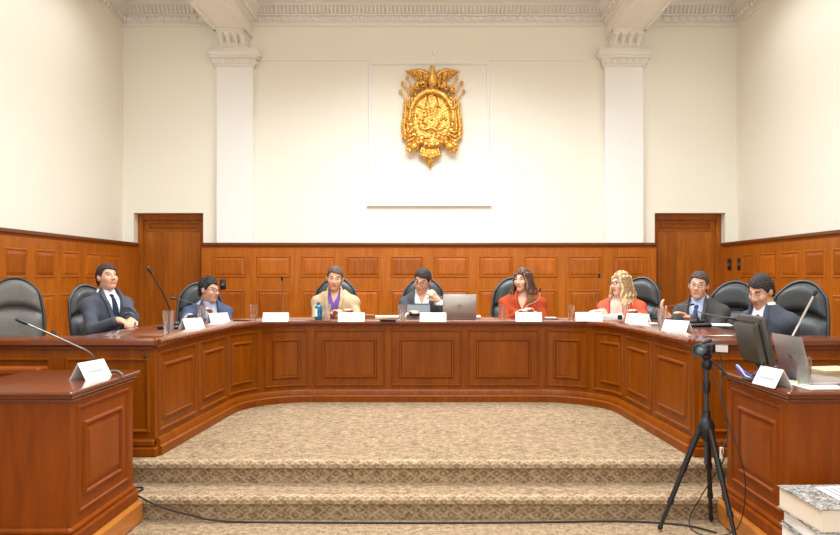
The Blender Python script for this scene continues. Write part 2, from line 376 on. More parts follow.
# pilasters with capitals and brackets
for k, (x0, x1) in enumerate(XP):
    p = struct(MB().box(x0, x1, BW-0.10, BW, WT, 4.44).build('trim_%d' % (6+k), WHITE))
    mb = MB(); c = (x0+x1)/2
    for (e, za, zb) in ((0.03,4.42,4.45),(0.05,4.45,4.53),(0.085,4.53,4.56),(0.105,4.56,4.63),(0.08,4.63,4.67)):
        mb.box(x0-e, x1+e, BW-0.10-e, BW, za, zb, 0.006)
    n = 6
    for i in range(n):
        x = x0-0.03+(x1-x0+0.06)*(i+.5)/n; mb.ball((x, BW-0.155, 4.49), 0.036, 10, sc=(1,.7,1))
    mb.build('capital', PLASTER, p, True, 50)
    mb = MB(); W = (x1-x0)/2-0.05
    # scroll bracket: profile swept across x
    prof = [(0,4.67),(0.18,4.67),(0.22,4.70),(0.20,4.76),(0.26,4.80),(0.34,4.83),(0.36,4.86),(0,4.86)]
    L0 = [(c-W, BW-d, z) for d, z in prof]; L1 = [(c+W, BW-d, z) for d, z in prof]; n = len(prof)
    mb.add(L0+L1, [(i, (i+1) % n, n+(i+1) % n, n+i) for i in range(n)]+[tuple(range(n)), tuple(range(n, 2*n))])
    for i in range(4):
        x = c-W+W*2*(i+.5)/4
        mb.tube([(x, BW-0.20, 4.69), (x, BW-0.235, 4.74), (x, BW-0.29, 4.80), (x, BW-0.35, 4.835)], [0.02, 0.035, 0.03, 0.045], 8)
    mb.box(c-W-0.03, c+W+0.03, BW-0.40, BW, 4.85, 4.875, 0.006)
    mb.build('bracket', PLASTER, p, True, 50)
# picture rail and framed field behind the emblem
mb = MB(); ry = BW
mb.box(XP[0][1], -0.886, ry-0.02, ry, 4.53, 4.55, 0.004); mb.box(0.857, XP[1][0], ry-0.02, ry, 4.53, 4.55, 0.004)
mb.build('picture_rail', WHITE, wall_back)
mb = MB(); frame_rect(mb, -0.886, 0.857, 2.47, 4.52, lambda u, d, z: (u, ry-d, z), 0.055, 0.028, False, rec=0.0)
mb.box(-0.90, 0.87, ry-0.05, ry, 2.455, 2.485, 0.004)
mb.build('panel_moulding', WHITE, wall_back)
mb = MB(); mb.box(0.03,0.07,ry-0.05,ry,4.63,4.67,0.004); mb.lathe([(0.012,0),(0.02,-0.02),(0.02,-0.05)], (0.05, ry-0.07, 4.65), 10)
tag(mb.build('wall_hook', WHITE), 'tiny white fitting on the wall just above the golden emblem', 'fitting')

# ---------------------------------------------------------------- curved bench
XL, XR, YB, RR = -1.785, 1.715, 7.07, 0.63; Y0B = 4.95
class Path:
    def __init__(s, xl, xr, yb, rr, y0):
        s.seg = []; s.l1 = yb-rr-y0; s.la = rr*PI/2; s.lc = (xr-xl)-2*rr
        s.xl, s.xr, s.yb, s.rr, s.y0 = xl, xr, yb, rr, y0; s.L = 2*s.l1+2*s.la+s.lc
    def __call__(s, t):      # point and inward normal; the wings converge slightly
        (x, y), n = s.raw(t); c = (s.xl+s.xr)/2; return (c+(x-c)*(1-0.03*(y-s.y0)), y), n
    def raw(s, t):
        if t < s.l1: return (s.xl, s.y0+t), (1, 0)
        t -= s.l1
        if t < s.la:
            a = t/s.rr; return (s.xl+s.rr-s.rr*math.cos(a), s.yb-s.rr+s.rr*math.sin(a)), (math.cos(a), -math.sin(a))
        t -= s.la
        if t < s.lc: return (s.xl+s.rr+t, s.yb), (0, -1)
        t -= s.lc
        if t < s.la:
            a = t/s.rr; return (s.xr-s.rr+s.rr*math.sin(a), s.yb-s.rr+s.rr*math.cos(a)), (-math.sin(a), -math.cos(a))
        t -= s.la
        return (s.xr, s.yb-s.rr-t), (-1, 0)
PA = Path(XL, XR, YB, RR, Y0B)
def put_b(t, d, z):
    (x, y), (nx, ny) = PA(t); return (x+nx*d, y+ny*d, z)
def samples(t0, t1, step=0.05):
    key = [t0, t1]+[k for k in (PA.l1, PA.l1+PA.la, PA.l1+PA.la+PA.lc, PA.l1+2*PA.la+PA.lc) if t0 < k < t1]
    t = PA.l1
    a0, a1 = PA.l1, PA.l1+PA.la; b0, b1 = a1+PA.lc, a1+PA.lc+PA.la
    for (p, q) in ((a0, a1), (b0, b1)):
        n = 16
        for i in range(n+1):
            v = p+(q-p)*i/n
            if t0 < v < t1: key.append(v)
    key = sorted(key); out = [key[0]]
    for k in key[1:]:
        if k-out[-1] > 1e-5: out.append(k)
    return out
def sweep(mb, prof, t0, t1, mats=None, closed=True):
    T = samples(t0, t1); n = len(prof); V = []
    for t in T: V += [put_b(t, d, z) for d, z in prof]
    Fc = []; ms = []
    for i in range(len(T)-1):
        for k in range(n if closed else n-1):
            j = (k+1) % n; Fc.append((i*n+k, i*n+j, (i+1)*n+j, (i+1)*n+k))
    if closed: Fc += [tuple(range(n)), tuple(range((len(T)-1)*n, len(T)*n))]
    mb.add(V, Fc)
def rect_sweep(mb, t0, t1, z0, z1, wd=0.03, d=0.014, field=0.006):
    # moulding rectangle bent along the bench
    p = [(0, 0), (0.3, d), (0.7, d), (1.0, 0)]
    for q in range(3):
        (a, da), (b, db) = p[q], p[q+1]; a *= wd; b *= wd
        T = samples(t0+a, t1-a); T2 = [min(max(t, t0+b), t1-b) for t in T]
        for (zz, sg) in ((z0, 1), (z1, -1)):
            for i in range(len(T)-1):
                mb.add([put_b(T[i], da, zz+sg*a), put_b(T[i+1], da, zz+sg*a), put_b(T2[i+1], db, zz+sg*b), put_b(T2[i], db, zz+sg*b)], [(0,1,2,3)])
        for (ta, tb) in ((t0+a, t0+b), (t1-a, t1-b)):
            mb.add([put_b(ta, da, z0+a), put_b(ta, da, z1-a), put_b(tb, db, z1-b), put_b(tb, db, z0+b)], [(0,1,2,3)])
    if field:
        T = samples(t0+wd, t1-wd)
        for i in range(len(T)-1):
            mb.add([put_b(T[i], field, z0+wd), put_b(T[i+1], field, z0+wd), put_b(T[i+1], field, z1-wd), put_b(T[i], field, z1-wd)], [(0,1,2,3)])
bench = empty('curved_bench', (0, 6.0, PLAT), 0, 'long U-shaped panelled cherry wood bench with side partitions on the carpeted dais', 'bench')
def pbuild(mb, name, mats, parent, smooth=False, angle=40):     # parts given in world coordinates
    o = mb.build(name, mats, None, smooth, angle); r = parent; off = Vector((0,0,0))
    while r is not None:
        off += Vector(r.location); r = r.parent
    o.parent = parent; o.data.transform(Matrix.Translation(-off)); return o
mb = MB(); sweep(mb, [(0, PLAT+0.02), (0, 1.0), (-0.04, 1.0), (-0.04, PLAT+0.02)], 0, PA.L)
pbuild(mb, 'front_board', BENCH, bench, True)
mb = MB(); sweep(mb, [(-0.04, PLAT), (0.04, PLAT), (0.04, PLAT+0.055), (0.028, PLAT+0.065), (0.028, PLAT+0.095), (0.014, PLAT+0.115), (-0.04, PLAT+0.115)], 0, PA.L)
pbuild(mb, 'plinth', BENCH, bench, True)
mb = MB(); sweep(mb, [(-0.60, 0.995), (0.012, 0.995), (0.018, 1.008), (0.032, 1.012), (0.036, 1.03), (0.03, 1.045), (0.022, 1.05), (-0.60, 1.05)], -0.0, PA.L)
pbuild(mb, 'tabletop', BENCHTOP, bench, True)
# end boards
for q in (XL-0.58, XR+0.04): pbuild(MB().box(q, q+.54, Y0B+0.02, Y0B+0.06, PLAT, 0.995), 'end_board', BENCH, bench)
cs = PA.l1+PA.la
Js = [0.0, 0.75, PA.l1-0.04, PA.l1+0.476, cs-0.02, cs+0.741, cs+1.504, cs+PA.lc+0.03, PA.L-PA.l1-0.476, PA.L-PA.l1+0.04, PA.L-0.75, PA.L]
for i in range(len(Js)-1):
    a, b = Js[i], Js[i+1]; mb = MB()
    z0, z1 = PLAT+0.145, 0.965
    rect_sweep(mb, a+0.03, b-0.03, z0, z1, 0.022, 0.012, 0)
    rect_sweep(mb, a+0.11, b-0.11, z0+0.075, z1-0.085, 0.028, 0.016, 0.008)
    pbuild(mb, 'raised_panel', BENCH, bench)
# partitions across the front of the dais
for sg, xi in ((-1, XL), (1, XR)):
    xo = sg*4.15
    r = bench
    a, b = sorted((xi, xo)); mb = MB(); mb.box(a, b, Y0B-0.02, Y0B+0.02, PLAT+0.02, 1.0)
    # stiles and rails
    pbuild(mb, 'partition_board', BENCH, r)
    mb = MB(); mb.box(a-(0.02 if sg > 0 else 0), b+(0.02 if sg < 0 else 0), Y0B-0.055, Y0B+0.19, 1.0, 1.055, 0.014); mb.box(a, b, Y0B-0.04, Y0B-0.0, 0.985, 1.0, 0.004); pbuild(mb, 'partition_rail', BENCHTOP, r)
    mb = MB(); mb.box(a-(0.02 if sg > 0 else 0), b+(0.02 if sg < 0 else 0), Y0B-0.055, Y0B+0.02, PLAT, PLAT+0.06, 0.008); mb.box(a, b, Y0B-0.04, Y0B+0.02, PLAT+0.06, PLAT+0.11, 0.012); pbuild(mb, 'partition_plinth', BENCH, r)
    put = lambda u, d, z: (u, Y0B-0.02-d, z)
    for (u0, u1) in ((0.03, 0.58), (0.67, 1.30), (1.39, 2.02)):
        m0, m1 = sorted((xi+sg*u0, xi+sg*u1)); mb = MB(); frame_rect(mb, m0, m1, PLAT+0.15, 0.93, put, 0.025, 0.012, False); pbuild(mb, 'raised_panel', BENCH, r)
    if sg < 0:
        mb = MB(); mb.lathe([(0.014,0),(0.014,0.006),(0.008,0.012)], n=12); mb.xf(Matrix.Translation((-1.845, Y0B-0.02, 0.93)) @ Matrix.Rotation(PI/2, 4, 'X')); pbuild(mb, 'lock', BLACKP, r, True)

# ---------------------------------------------------------------- the two front desks
def front_desk(sg, lab):
    r = empty('panelled_desk', (sg*2.05, 4.1, 0), 0, lab, 'desk')
    X = lambda v: sg*v
    def bx(mb, x0, x1, *a, **k): p, q = sorted((X(x0), X(x1))); mb.box(p, q, *a, **k)
    mb = MB(); bx(mb, 1.76, 2.35, 3.72, 4.50, 0.10, 0.85); pbuild(mb, 'body', DESKW, r)
    mb = MB(); bx(mb, 1.75, 2.36, 3.70, 4.51, 0.84, 0.86, 0.006); bx(mb, 1.735, 2.375, 3.675, 4.525, 0.86, 0.885, 0.01); bx(mb, 1.725, 2.385, 3.66, 4.535, 0.878, 0.897, 0.007); pbuild(mb, 'desk_top', BENCHTOP, r)
    mb = MB(); bx(mb, 1.745, 2.36, 3.70, 4.51, 0.19, 0.225, 0.012); bx(mb, 1.73, 2.36, 3.685, 4.52, 0.13, 0.195, 0.01); pbuild(mb, 'base_moulding', DESKW, r)
    mb = MB(); bx(mb, 1.705, 2.37, 3.64, 4.525, 0.0, 0.13, 0.014); pbuild(mb, 'plinth', PLINTHW, r)
    put = lambda u, d, z: (X(1.76-d), u, z); mb = MB()
    frame_rect(mb, 3.79, 4.43, 0.27, 0.81, put, 0.02, 0.010, False); frame_rect(mb, 3.855, 4.33, 0.345, 0.722, put, 0.024, 0.014, True)
    pbuild(mb, 'side_panel', DESKW, r); return r
deskL = front_desk(-1, 'cherry wood panelled desk at the left front with one name card on its top')
deskR = front_desk(1, 'cherry wood panelled desk at the right front carrying a monitor and a laptop')
mb = MB(); mb.box(-3.2, -2.36, 4.60, 4.70, 0.145, 0.86); mb.box(-3.2, -2.36, 4.585, 4.715, 0.86, 0.90, 0.01); mb.box(-2.40, -2.36, 4.4, 4.62, 0.15, 0.84); pbuild(mb, 'return_panel', DESKW, deskL)

# ---------------------------------------------------------------- leather chairs
def rbox(mb, x0, x1, y0, y1, z0, z1, r, mat=0): mb.box(x0, x1, y0, y1, z0, z1, r, mat)
def make_chair(label, mat, name='leather_chair'):
    t = empty(name, (0,0,0), 0, label, 'chair', None)
    def W(v): return 0.196+0.043*math.sin(PI*min(1, 0.15+v*0.8))
    def pt(u, v, off):
        H = 0.71-0.14*abs(u)**2.2*(0.3+0.7*v)
        z = 0.44+v*H; y = 0.24+0.13*v-0.055*(u*u)+off
        return (u*W(v), y, z)
    def patch(mb, v0, v1, f, nu=14, nv=10, off=0.0, margin=0.0, mt=0):
        b = []; 
        for j in range(nv+1):
            for i in range(nu+1):
                uu = (-1+2*i/nu)*(1-margin); vv = v0+(v1-v0)*j/nv
                e = (1-abs(uu/(1-margin) if margin < 1 else 0)**6); e *= 1-abs(2*j/nv-1)**6
                b.append(pt(uu, vv, off-f*max(0, e)))
        Fc = [(j*(nu+1)+i, j*(nu+1)+i+1, (j+1)*(nu+1)+i+1, (j+1)*(nu+1)+i) for j in range(nv) for i in range(nu)]
        mb.add(b, Fc, mt)
    def solid(v0, v1, ff, fb, off, margin):
        mb = MB(); patch(mb, v0, v1, ff, off=off, margin=margin); patch(mb, v0, v1, fb, off=off, margin=margin); return mb
    solid(0.0, 1.0, 0.012, -0.055, 0.0, 0.0).build('back_shell', BLACKP if mat is LEATHER else LEATHER, t, True, 60)
    solid(0.64, 0.985, 0.060, 0.0, -0.004, 0.06).build('head_cushion', mat, t, True, 60)
    solid(0.02, 0.63, 0.068, 0.0, -0.004, 0.06).build('back_cushion', mat, t, True, 60)
    mb = MB(); rim = [pt(-1, v/12, -0.008) for v in range(13)]+[pt(-1+2*i/14, 1, -0.008) for i in range(1, 14)]+[pt(1, 1-v/12, -0.008) for v in range(13)]
    mb.tube(rim, 0.012, 6); mb.build('piping', LEATHER, t, True)
    mb = MB(); mb.box(-0.25, 0.25, -0.25, 0.24, 0.31, 0.405, 0.04); mb.build('seat', mat, t, True, 50)
    for s in (-1, 1):
        mb = MB(); pts = smooth_path([(s*0.27, 0.20, 0.40), (s*0.30, 0.24, 0.55), (s*0.30, 0.16, 0.655), (s*0.30, -0.08, 0.66), (s*0.29, -0.16, 0.58), (s*0.26, -0.10, 0.42)], 5)
        mb.tube(pts, 0.022, 8); mb.build('armrest', BLACKP, t, True)
    mb = MB(); mb.lathe([(0.03,0.10),(0.03,0.25),(0.02,0.25),(0.02,0.30),(0.10,0.30),(0.10,0.315)], n=14); mb.build('gas_column', BLACKP, t, True)
    mb = MB()
    for k in range(5):
        a = 2*PI*k/5; c, s = math.cos(a), math.sin(a); mb.tube([(0,0,0.12), (0.15*c,0.15*s,0.11), (0.29*c,0.29*s,0.08)], [0.03,0.022,0.016], 6)
    mb.build('star_base', BLACKP, t, True)
    for k in range(5):
        a = 2*PI*k/5; c, s = math.cos(a), math.sin(a); mb = MB(); mb.lathe([(0.012,-0.018),(0.027,-0.014),(0.027,0.014),(0.012,0.018)], n=12)
        mb.xf(Matrix.Translation((0.29*c, 0.29*s, 0.027)) @ Matrix.Rotation(a, 4, 'Z') @ Matrix.Rotation(PI/2, 4, 'X')).build('caster', BLACKP, t, True)
    return t
CH = {}
c0 = make_chair('x', LEATHER); c0.location = (0,0,0)
def chair(key, px, Y, face, label, dz=0, tilt=0, g='leather chairs around the bench'):
    global c0
    x = (px-CX)*Y/F; ang = math.radians(face)      # face 0 = towards the camera, + = turned to the right of the photo
    # the given spot is where the back stands; the seat is in front of it
    bx_, by_ = x, Y
    fx, fy = math.sin(ang), -math.cos(ang); X_, Y_ = bx_+fx*0.30, by_+fy*0.30
    if key == 'first': o = c0; o.location = (X_, Y_, PLAT); o.rotation_euler = (0, 0, ang); tag(o, label, 'chair', g)
    else: o = dup(c0, (X_, Y_, PLAT), ang, label, g)
    o.scale[2] = 1+dz
    return o
chair('first', 336, 8.12, 2, 'black leather chair holding the man in the beige jacket')
chair('b', 423.5, 8.12, 2, 'black leather chair behind the man with hand at his face')
chair('c', 514, 8.10, -4, 'black leather chair behind the woman with long brown hair', 0.0)
chair('d', 640, 8.0, -38, 'black leather chair behind the blonde woman in coral')
chair('e', 200, 7.95, 28, 'black leather chair behind the man in glasses leaning forward at left', -0.05)
chair('f', 89, 7.1, 62, 'black leather chair of the man in navy suit with clasped hands', -0.06)
GC = make_chair('empty worn grey leather chair by the left wall, nobody in it', LEATHERG)
GC.location = ((16-CX)*6.75/F+0.12, 6.5, PLAT); GC.rotation_euler = (0, 0, math.radians(28)); 
chair('g', 734, 7.1, -34, 'black leather chair behind the man with glasses resting arm on bench, at right', -0.03)
chair('h', 800, 6.0, -50, 'black leather chair of the man looking down, nearest the right wall', -0.02)

# ---------------------------------------------------------------- implicit surfaces for bodies, clothes, hair and the emblem
class Field:
    def __init__(s, lo, hi, h):
        s.lo = np.array(lo, float); s.h = h; s.n = np.ceil((np.array(hi)-s.lo)/h).astype(int)+1
        s.F = np.full(s.n, 1.0, np.float32)
        s.ax = [(s.lo[i]+h*np.arange(s.n[i])).astype(np.float32) for i in range(3)]
    def sub(s, c, r):
        c = np.array(c, float); r = np.array(r, float)*np.ones(3)
        a = np.clip(np.floor((c-r-s.lo)/s.h).astype(int), 0, s.n); b = np.clip(np.ceil((c+r-s.lo)/s.h).astype(int)+1, 0, s.n)
        sl = tuple(slice(a[i], b[i]) for i in range(3))
        return sl, s.ax[0][sl[0]][:, None, None], s.ax[1][sl[1]][None, :, None], s.ax[2][sl[2]][None, None, :]
    def put(s, sl, d, k):
        if d.size == 0: return
        A = s.F[sl]
        if k > 0: h = np.maximum(k-np.abs(A-d), 0)/k; s.F[sl] = np.minimum(A, d)-h*h*k*0.25
        else: s.F[sl] = np.minimum(A, d)
    def cap(s, a, b, ra, rb=None, k=0.02, m=0.06):
        rb = ra if rb is None else rb; a = np.array(a, float); b = np.array(b, float)
        c = (a+b)/2; r = np.abs(b-a)/2+max(ra, rb)+m
        sl, x, y, z = s.sub(c, r); ba = b-a; L = max(float(ba@ba), 1e-9)
        t = np.clip(((x-a[0])*ba[0]+(y-a[1])*ba[1]+(z-a[2])*ba[2])/L, 0, 1)
        d = np.sqrt((x-a[0]-t*ba[0])**2+(y-a[1]-t*ba[1])**2+(z-a[2]-t*ba[2])**2)-(ra+(rb-ra)*t)
        s.put(sl, d, k)
    def chain(s, pts, rs, k=0.01, m=0.04):
        for i in range(len(pts)-1): s.cap(pts[i], pts[i+1], rs[i], rs[i+1], k, m)
    def ell(s, c, r, R=None, k=0.02, m=0.06, sign=1):
        # R: 3x3 local->world rotation
        c = np.array(c, float); r = np.array(r, float); mx = float(r.max())
        sl, x, y, z = s.sub(c, mx+m if R is not None else r+m)
        X, Y, Z = x-c[0], y-c[1], z-c[2]
        if R is not None: X, Y, Z = (R[0,0]*X+R[1,0]*Y+R[2,0]*Z, R[0,1]*X+R[1,1]*Y+R[2,1]*Z, R[0,2]*X+R[1,2]*Y+R[2,2]*Z)
        k0 = np.sqrt((X/r[0])**2+(Y/r[1])**2+(Z/r[2])**2); k1 = np.sqrt((X/r[0]**2)**2+(Y/r[1]**2)**2+(Z/r[2]**2)**2)
        d = k0*(k0-1)/np.maximum(k1, 1e-6)
        if sign > 0: s.put(sl, d, k)
        elif d.size:
            A = -s.F[sl]; h = np.maximum(k-np.abs(A-d), 0)/max(k, 1e-6); s.F[sl] = -(np.minimum(A, d)-h*h*k*0.25)
    def grid(s): return s.ax[0][:, None, None], s.ax[1][None, :, None], s.ax[2][None, None, :]
def nets(F, lo, h):
    S = F < 0
    n = np.array(F.shape)
    c = [S[a:n[0]-1+a, b:n[1]-1+b, d:n[2]-1+d] for a in (0,1) for b in (0,1) for d in (0,1)]
    cnt = sum(q.astype(np.int8) for q in c); act = (cnt > 0) & (cnt < 8)
    idx = np.argwhere(act)
    if len(idx) == 0: return np.zeros((0,3)), []
    ids = -np.ones(act.shape, np.int64); ids[act] = np.arange(len(idx))
    acc = np.zeros((len(idx), 3)); num = np.zeros(len(idx))
    cor = [(a,b,d) for a in (0,1) for b in (0,1) for d in (0,1)]
    for i, p in enumerate(cor):
        for j, q in enumerate(cor):
            if j <= i or sum(abs(p[t]-q[t]) for t in range(3)) != 1: continue
            fa = F[idx[:,0]+p[0], idx[:,1]+p[1], idx[:,2]+p[2]].astype(float); fb = F[idx[:,0]+q[0], idx[:,1]+q[1], idx[:,2]+q[2]].astype(float)
            m = (fa < 0) != (fb < 0); t = np.where(m, fa/np.where(m, fa-fb, 1), 0)
            P = np.array(p)+t[:, None]*(np.array(q)-np.array(p)); acc[m] += P[m]; num[m] += 1
    V = (idx+acc/num[:, None])*h+np.array(lo)
    quads = []
    for ax in range(3):
        o1, o2 = [(1,2),(2,0),(0,1)][ax]
        sl0 = [slice(0, n[t]) for t in range(3)]; 
        A = S.take(range(0, n[ax]-1), ax); B = S.take(range(1, n[ax]), ax)
        e = np.argwhere(A != B)
        e = e[(e[:, o1] > 0) & (e[:, o1] < n[o1]-1) & (e[:, o2] > 0) & (e[:, o2] < n[o2]-1)]
        if not len(e): continue
        fl = A[e[:,0], e[:,1], e[:,2]]
        q = []
        for (u, v) in ((0,0),(1,0),(1,1),(0,1)):
            p = e.copy(); p[:, o1] -= u; p[:, o2] -= v; q.append(ids[p[:,0], p[:,1], p[:,2]])
        Q = np.stack(q, 1); Q[~fl] = Q[~fl][:, ::-1]; quads.append(Q)
    Q = np.concatenate(quads); return V, Q[(Q >= 0).all(1)]
def mesh_from(V, Q, name, mats, parent, midx=None, keep_largest=False):
    me = bpy.data.meshes.new(name); me.vertices.add(len(V)); me.vertices.foreach_set('co', np.asarray(V, np.float32).ravel())
    Q = np.asarray(Q); me.loops.add(Q.size); me.loops.foreach_set('vertex_index', Q.ravel().astype(np.int32))
    me.polygons.add(len(Q)); me.polygons.foreach_set('loop_start', np.arange(0, Q.size, 4, dtype=np.int32))
    for m in (mats if isinstance(mats, (list, tuple)) else [mats]): me.materials.append(m)
    if midx is not None: me.polygons.foreach_set('material_index', midx.astype(np.int32))
    me.update(calc_edges=True); me.polygons.foreach_set('use_smooth', [True]*len(Q)); me.validate()
    o = bpy.data.objects.new(name, me); COL.objects.link(o)
    if parent: o.parent = parent
    return o
def rotm(rx, ry, rz):
    return np.array(Euler((math.radians(rx), math.radians(ry), math.radians(rz)), 'XYZ').to_matrix())
def ik(S, W, l1, l2, pole):
    S, W, pole = map(lambda v: np.array(v, float), (S, W, pole)); d = W-S; L = np.linalg.norm(d)
    if L > (l1+l2)*0.995: W = S+d/L*(l1+l2)*0.995; d = W-S; L = np.linalg.norm(d)
    a = (l1*l1-l2*l2+L*L)/(2*L); hgt = math.sqrt(max(l1*l1-a*a, 0)); u = d/L
    p = pole-S; p = p-u*(p@u); p /= np.linalg.norm(p); return S+u*a+p*hgt, W

SKINS = {}
def skin(name, c):
    return base_mat(name, c, rough=0.5, var=0.05, vscale=30, bump=0.03, bscale=200)
def cloth(name, c, var=0.08, vs=40, bump=0.15, rough=0.85):
    return base_mat(name, c, rough=rough, spec=0.2, var=var, vscale=vs, bump=bump, bscale=120)
EYEW = base_mat('eye_white', (160, 146, 136), rough=0.2); IRIS = base_mat('dark_iris', (40, 28, 20), rough=0.2)

def person(cfg):
    sc = cfg.get('scale', 1.0); h = 0.0065
    root = empty('person', cfg['loc'], math.radians(cfg.get('yaw', 0)), cfg['label'], 'person'); root.scale = (sc,)*3
    # local frame: faces -Y, x to the viewer's right when facing the viewer
    HZ = cfg.get('hz', 0.50); lean = cfg.get('lean', 8); twist = cfg.get('twist', 0); side = cfg.get('side', 0)
    R = rotm(lean, side, twist)                     # lean forward: top moves to -y
    P0 = np.array([0, 0.0, HZ])
    T = lambda x, y, z: P0+R @ np.array((x, y, z*0.93), float)
    wd = cfg.get('width', 1.0); wm = cfg.get('woman', False)
    sh = 0.168*wd; SL = T(-sh, 0.0, 0.402); SR = T(sh, 0.0, 0.402)      # screen-left / screen-right shoulder
    up, fo = 0.285, 0.25
    WL = np.array(cfg['wl'], float); WR = np.array(cfg['wr'], float)
    EL, WL = ik(SL, WL, up, fo, cfg.get('pl', (-0.55, 0.25, HZ))); ER, WR = ik(SR, WR, up, fo, cfg.get('pr', (0.55, 0.25, HZ)))
    HR = rotm(*cfg.get('head', (0, 0, 0)))
    nb = T(0, -0.005, 0.50); HC = nb+R @ np.array([0, -0.015, 0.05])+np.array([0, 0, 0.10])+np.array(cfg.get('hoff', (0, 0, 0)))
    H = lambda *p: HC+HR @ np.array(p, float)
    lo = (-0.62, -0.72, 0.02); hi = (0.62, 0.36, HC[2]+0.17)
    # shared torso and arm shapes with a clothing allowance g
    def torso(f, g, hips=True):
        f.ell(T(0, 0.0, 0.05), (0.165*wd+g, 0.115+g, 0.13+g), R, 0.05)
        f.ell(T(0, -0.01, 0.19), (0.140*wd+g, (0.112 if not wm else .095)+g, 0.17+g), R, 0.05)
        f.ell(T(0, -0.012, 0.34), (0.160*wd+g, 0.112+g, 0.165+g), R, 0.05)
        if wm: f.ell(T(-0.07, -0.09, 0.31), (0.06+g*.5,)*3, R, 0.04); f.ell(T(0.07, -0.09, 0.31), (0.06+g*.5,)*3, R, 0.04)
        f.cap(SL, SR, 0.045+g, k=0.04)
        for s_ in (SL, SR): f.cap(s_*0.75+T(0, 0.01, 0.46)*0.25, T(0, 0.015, 0.53), 0.034+g, 0.044+g, k=0.04)
    def arms(f, g, cut=1.0, puff=0.0):
        for S_, E_, W_ in ((SL, EL, WL), (SR, ER, WR)):
            f.cap(S_, E_, 0.041+g+puff, 0.038+g+puff, k=0.03); W2 = E_+(W_-E_)*cut
            f.cap(E_, W2, 0.038+g+puff, 0.029+g*1.1+puff, k=0.02)
    def legs(f, g):
        for s_ in (-1, 1):
            f.cap((s_*0.09, 0.0, HZ), (s_*0.13, -0.42, HZ-0.02), 0.085+g, 0.06+g, k=0.04); f.cap((s_*0.13, -0.42, HZ-0.02), (s_*0.14, -0.40, 0.12), 0.058+g, 0.04+g, k=0.03)
    # ---- body
    f = Field(lo, hi, h); torso(f, 0.0); arms(f, 0.0); legs(f, 0.0)
    for s_ in (-1, 1): f.cap((s_*0.14, -0.39, 0.08), (s_*0.15, -0.55, 0.06), 0.04, 0.03, k=0.03)
    f.cap(T(0, 0.015, 0.47), HC+HR @ np.array([0, 0.03, -0.05]), 0.058 if not wm else 0.05, 0.054 if not wm else 0.046, k=0.03)
    fs = 1.0 if not wm else 0.95
    f.ell(H(0, 0.018, 0.030), (0.073*fs, 0.092*fs, 0.088*fs), HR, 0.0)
    f.ell(H(0, -0.022, -0.040), (0.058*fs, 0.064, 0.072), HR, 0.03)
    f.ell(H(0, -0.060, -0.092), (0.024*fs, 0.022, 0.018), HR, 0.03)
    for s_ in (-1, 1):
        f.ell(H(s_*0.036, -0.055, -0.022), (0.024, 0.024, 0.024), HR, 0.02)
        f.ell(H(s_*0.031, -0.094, 0.012), (0.018, 0.013, 0.012), HR, 0.010, sign=-1)
        f.cap(H(s_*0.012, -0.078, 0.030), H(s_*0.046, -0.068, 0.030), 0.006, 0.005, k=0.010)
        f.ell(H(s_*0.075*fs, 0.010, -0.002), (0.011, 0.020, 0.031), HR, 0.006)
        f.ell(H(s_*0.0115, -0.092, -0.028), (0.008, 0.009, 0.007), HR, 0.006)
    f.cap(H(0, -0.080, 0.022), H(0, -0.099, -0.022), 0.008, 0.010, k=0.010)
    f.cap(H(-0.020, -0.079, -0.053), H(0.020, -0.079, -0.053), 0.008, k=0.006); f.cap(H(-0.017, -0.078, -0.063), H(0.017, -0.078, -0.063), 0.008, k=0.006)
    # hands
    for side_, W_, E_, key in ((-1, WL, EL, 'hl'), (1, WR, ER, 'hr')):
        hc = cfg.get(key, {}); d = W_-E_; d /= np.linalg.norm(d)
        d = np.array(hc.get('dir', d), float); d /= np.linalg.norm(d)
        nrm = np.array(hc.get('up', (0, 0, 1)), float); nrm -= d*(nrm@d); nrm /= np.linalg.norm(nrm); lat = np.cross(d, nrm)*(-side_)  # towards the thumb
        curl = hc.get('curl', 0.5)
        c = W_+d*0.045
        f.cap(W_, W_+d*0.03, 0.027, 0.026, k=0.02)
        for q in (-0.024, -0.008, 0.008, 0.024): f.cap(W_+d*0.02+lat*q*0.6, W_+d*0.085+lat*q, 0.015, 0.012, k=0.012)
        for q, ln in ((-0.030, 0.062), (-0.010, 0.078), (0.010, 0.082), (0.030, 0.074)):
            p = W_+d*0.085+lat*q*0.95; ang = 0.15+curl*0.55; pts = [p]; dd = d
            for sgm, w_ in ((0.42, 1), (0.32, 2), (0.26, 3)):
                a = ang*w_*0.75; dd = d*math.cos(a)-nrm*math.sin(a); p = p+dd*ln*sgm; pts.append(p)
            f.chain(pts, [0.0095, 0.009, 0.0085, 0.0075], k=0.004)
        p0 = W_+d*0.025+lat*0.022; p1 = p0+d*0.030+lat*0.026-nrm*0.010; p2 = p1+d*0.030+lat*0.004-nrm*0.012*(1+curl); f.chain([p0, p1, p2], [0.014, 0.011, 0.009], k=0.008)
    V, Q = nets(f.F, f.lo, h)
    hl = (V-HC) @ HR                         # head-local coordinates of every vertex
    q = hl[Q].mean(1); mi = np.zeros(len(Q))
    front = (q[:,1] < -0.05)
    mi[front & (np.abs(q[:,0]) < 0.024) & (q[:,2] > -0.070) & (q[:,2] < -0.047) & (q[:,1] < -0.074)] = 1
    mi[front & (np.abs(q[:,0]) > 0.014) & (np.abs(q[:,0]) < 0.046) & (q[:,2] > 0.031) & (q[:,2] < 0.0385)] = 2
    if cfg.get('beard'): mi[(q[:,1] < -0.01) & (q[:,2] < -0.07) & (q[:,2] > -0.13)] = 3
    lip = base_mat(cfg['id']+'_lips', cfg.get('lips', (186, 118, 98)), rough=0.4)
    hairm = base_mat(cfg['id']+'_hair', cfg['hair'], rough=0.75, var=0.35, vscale=60, bump=0.4, bscale=80)
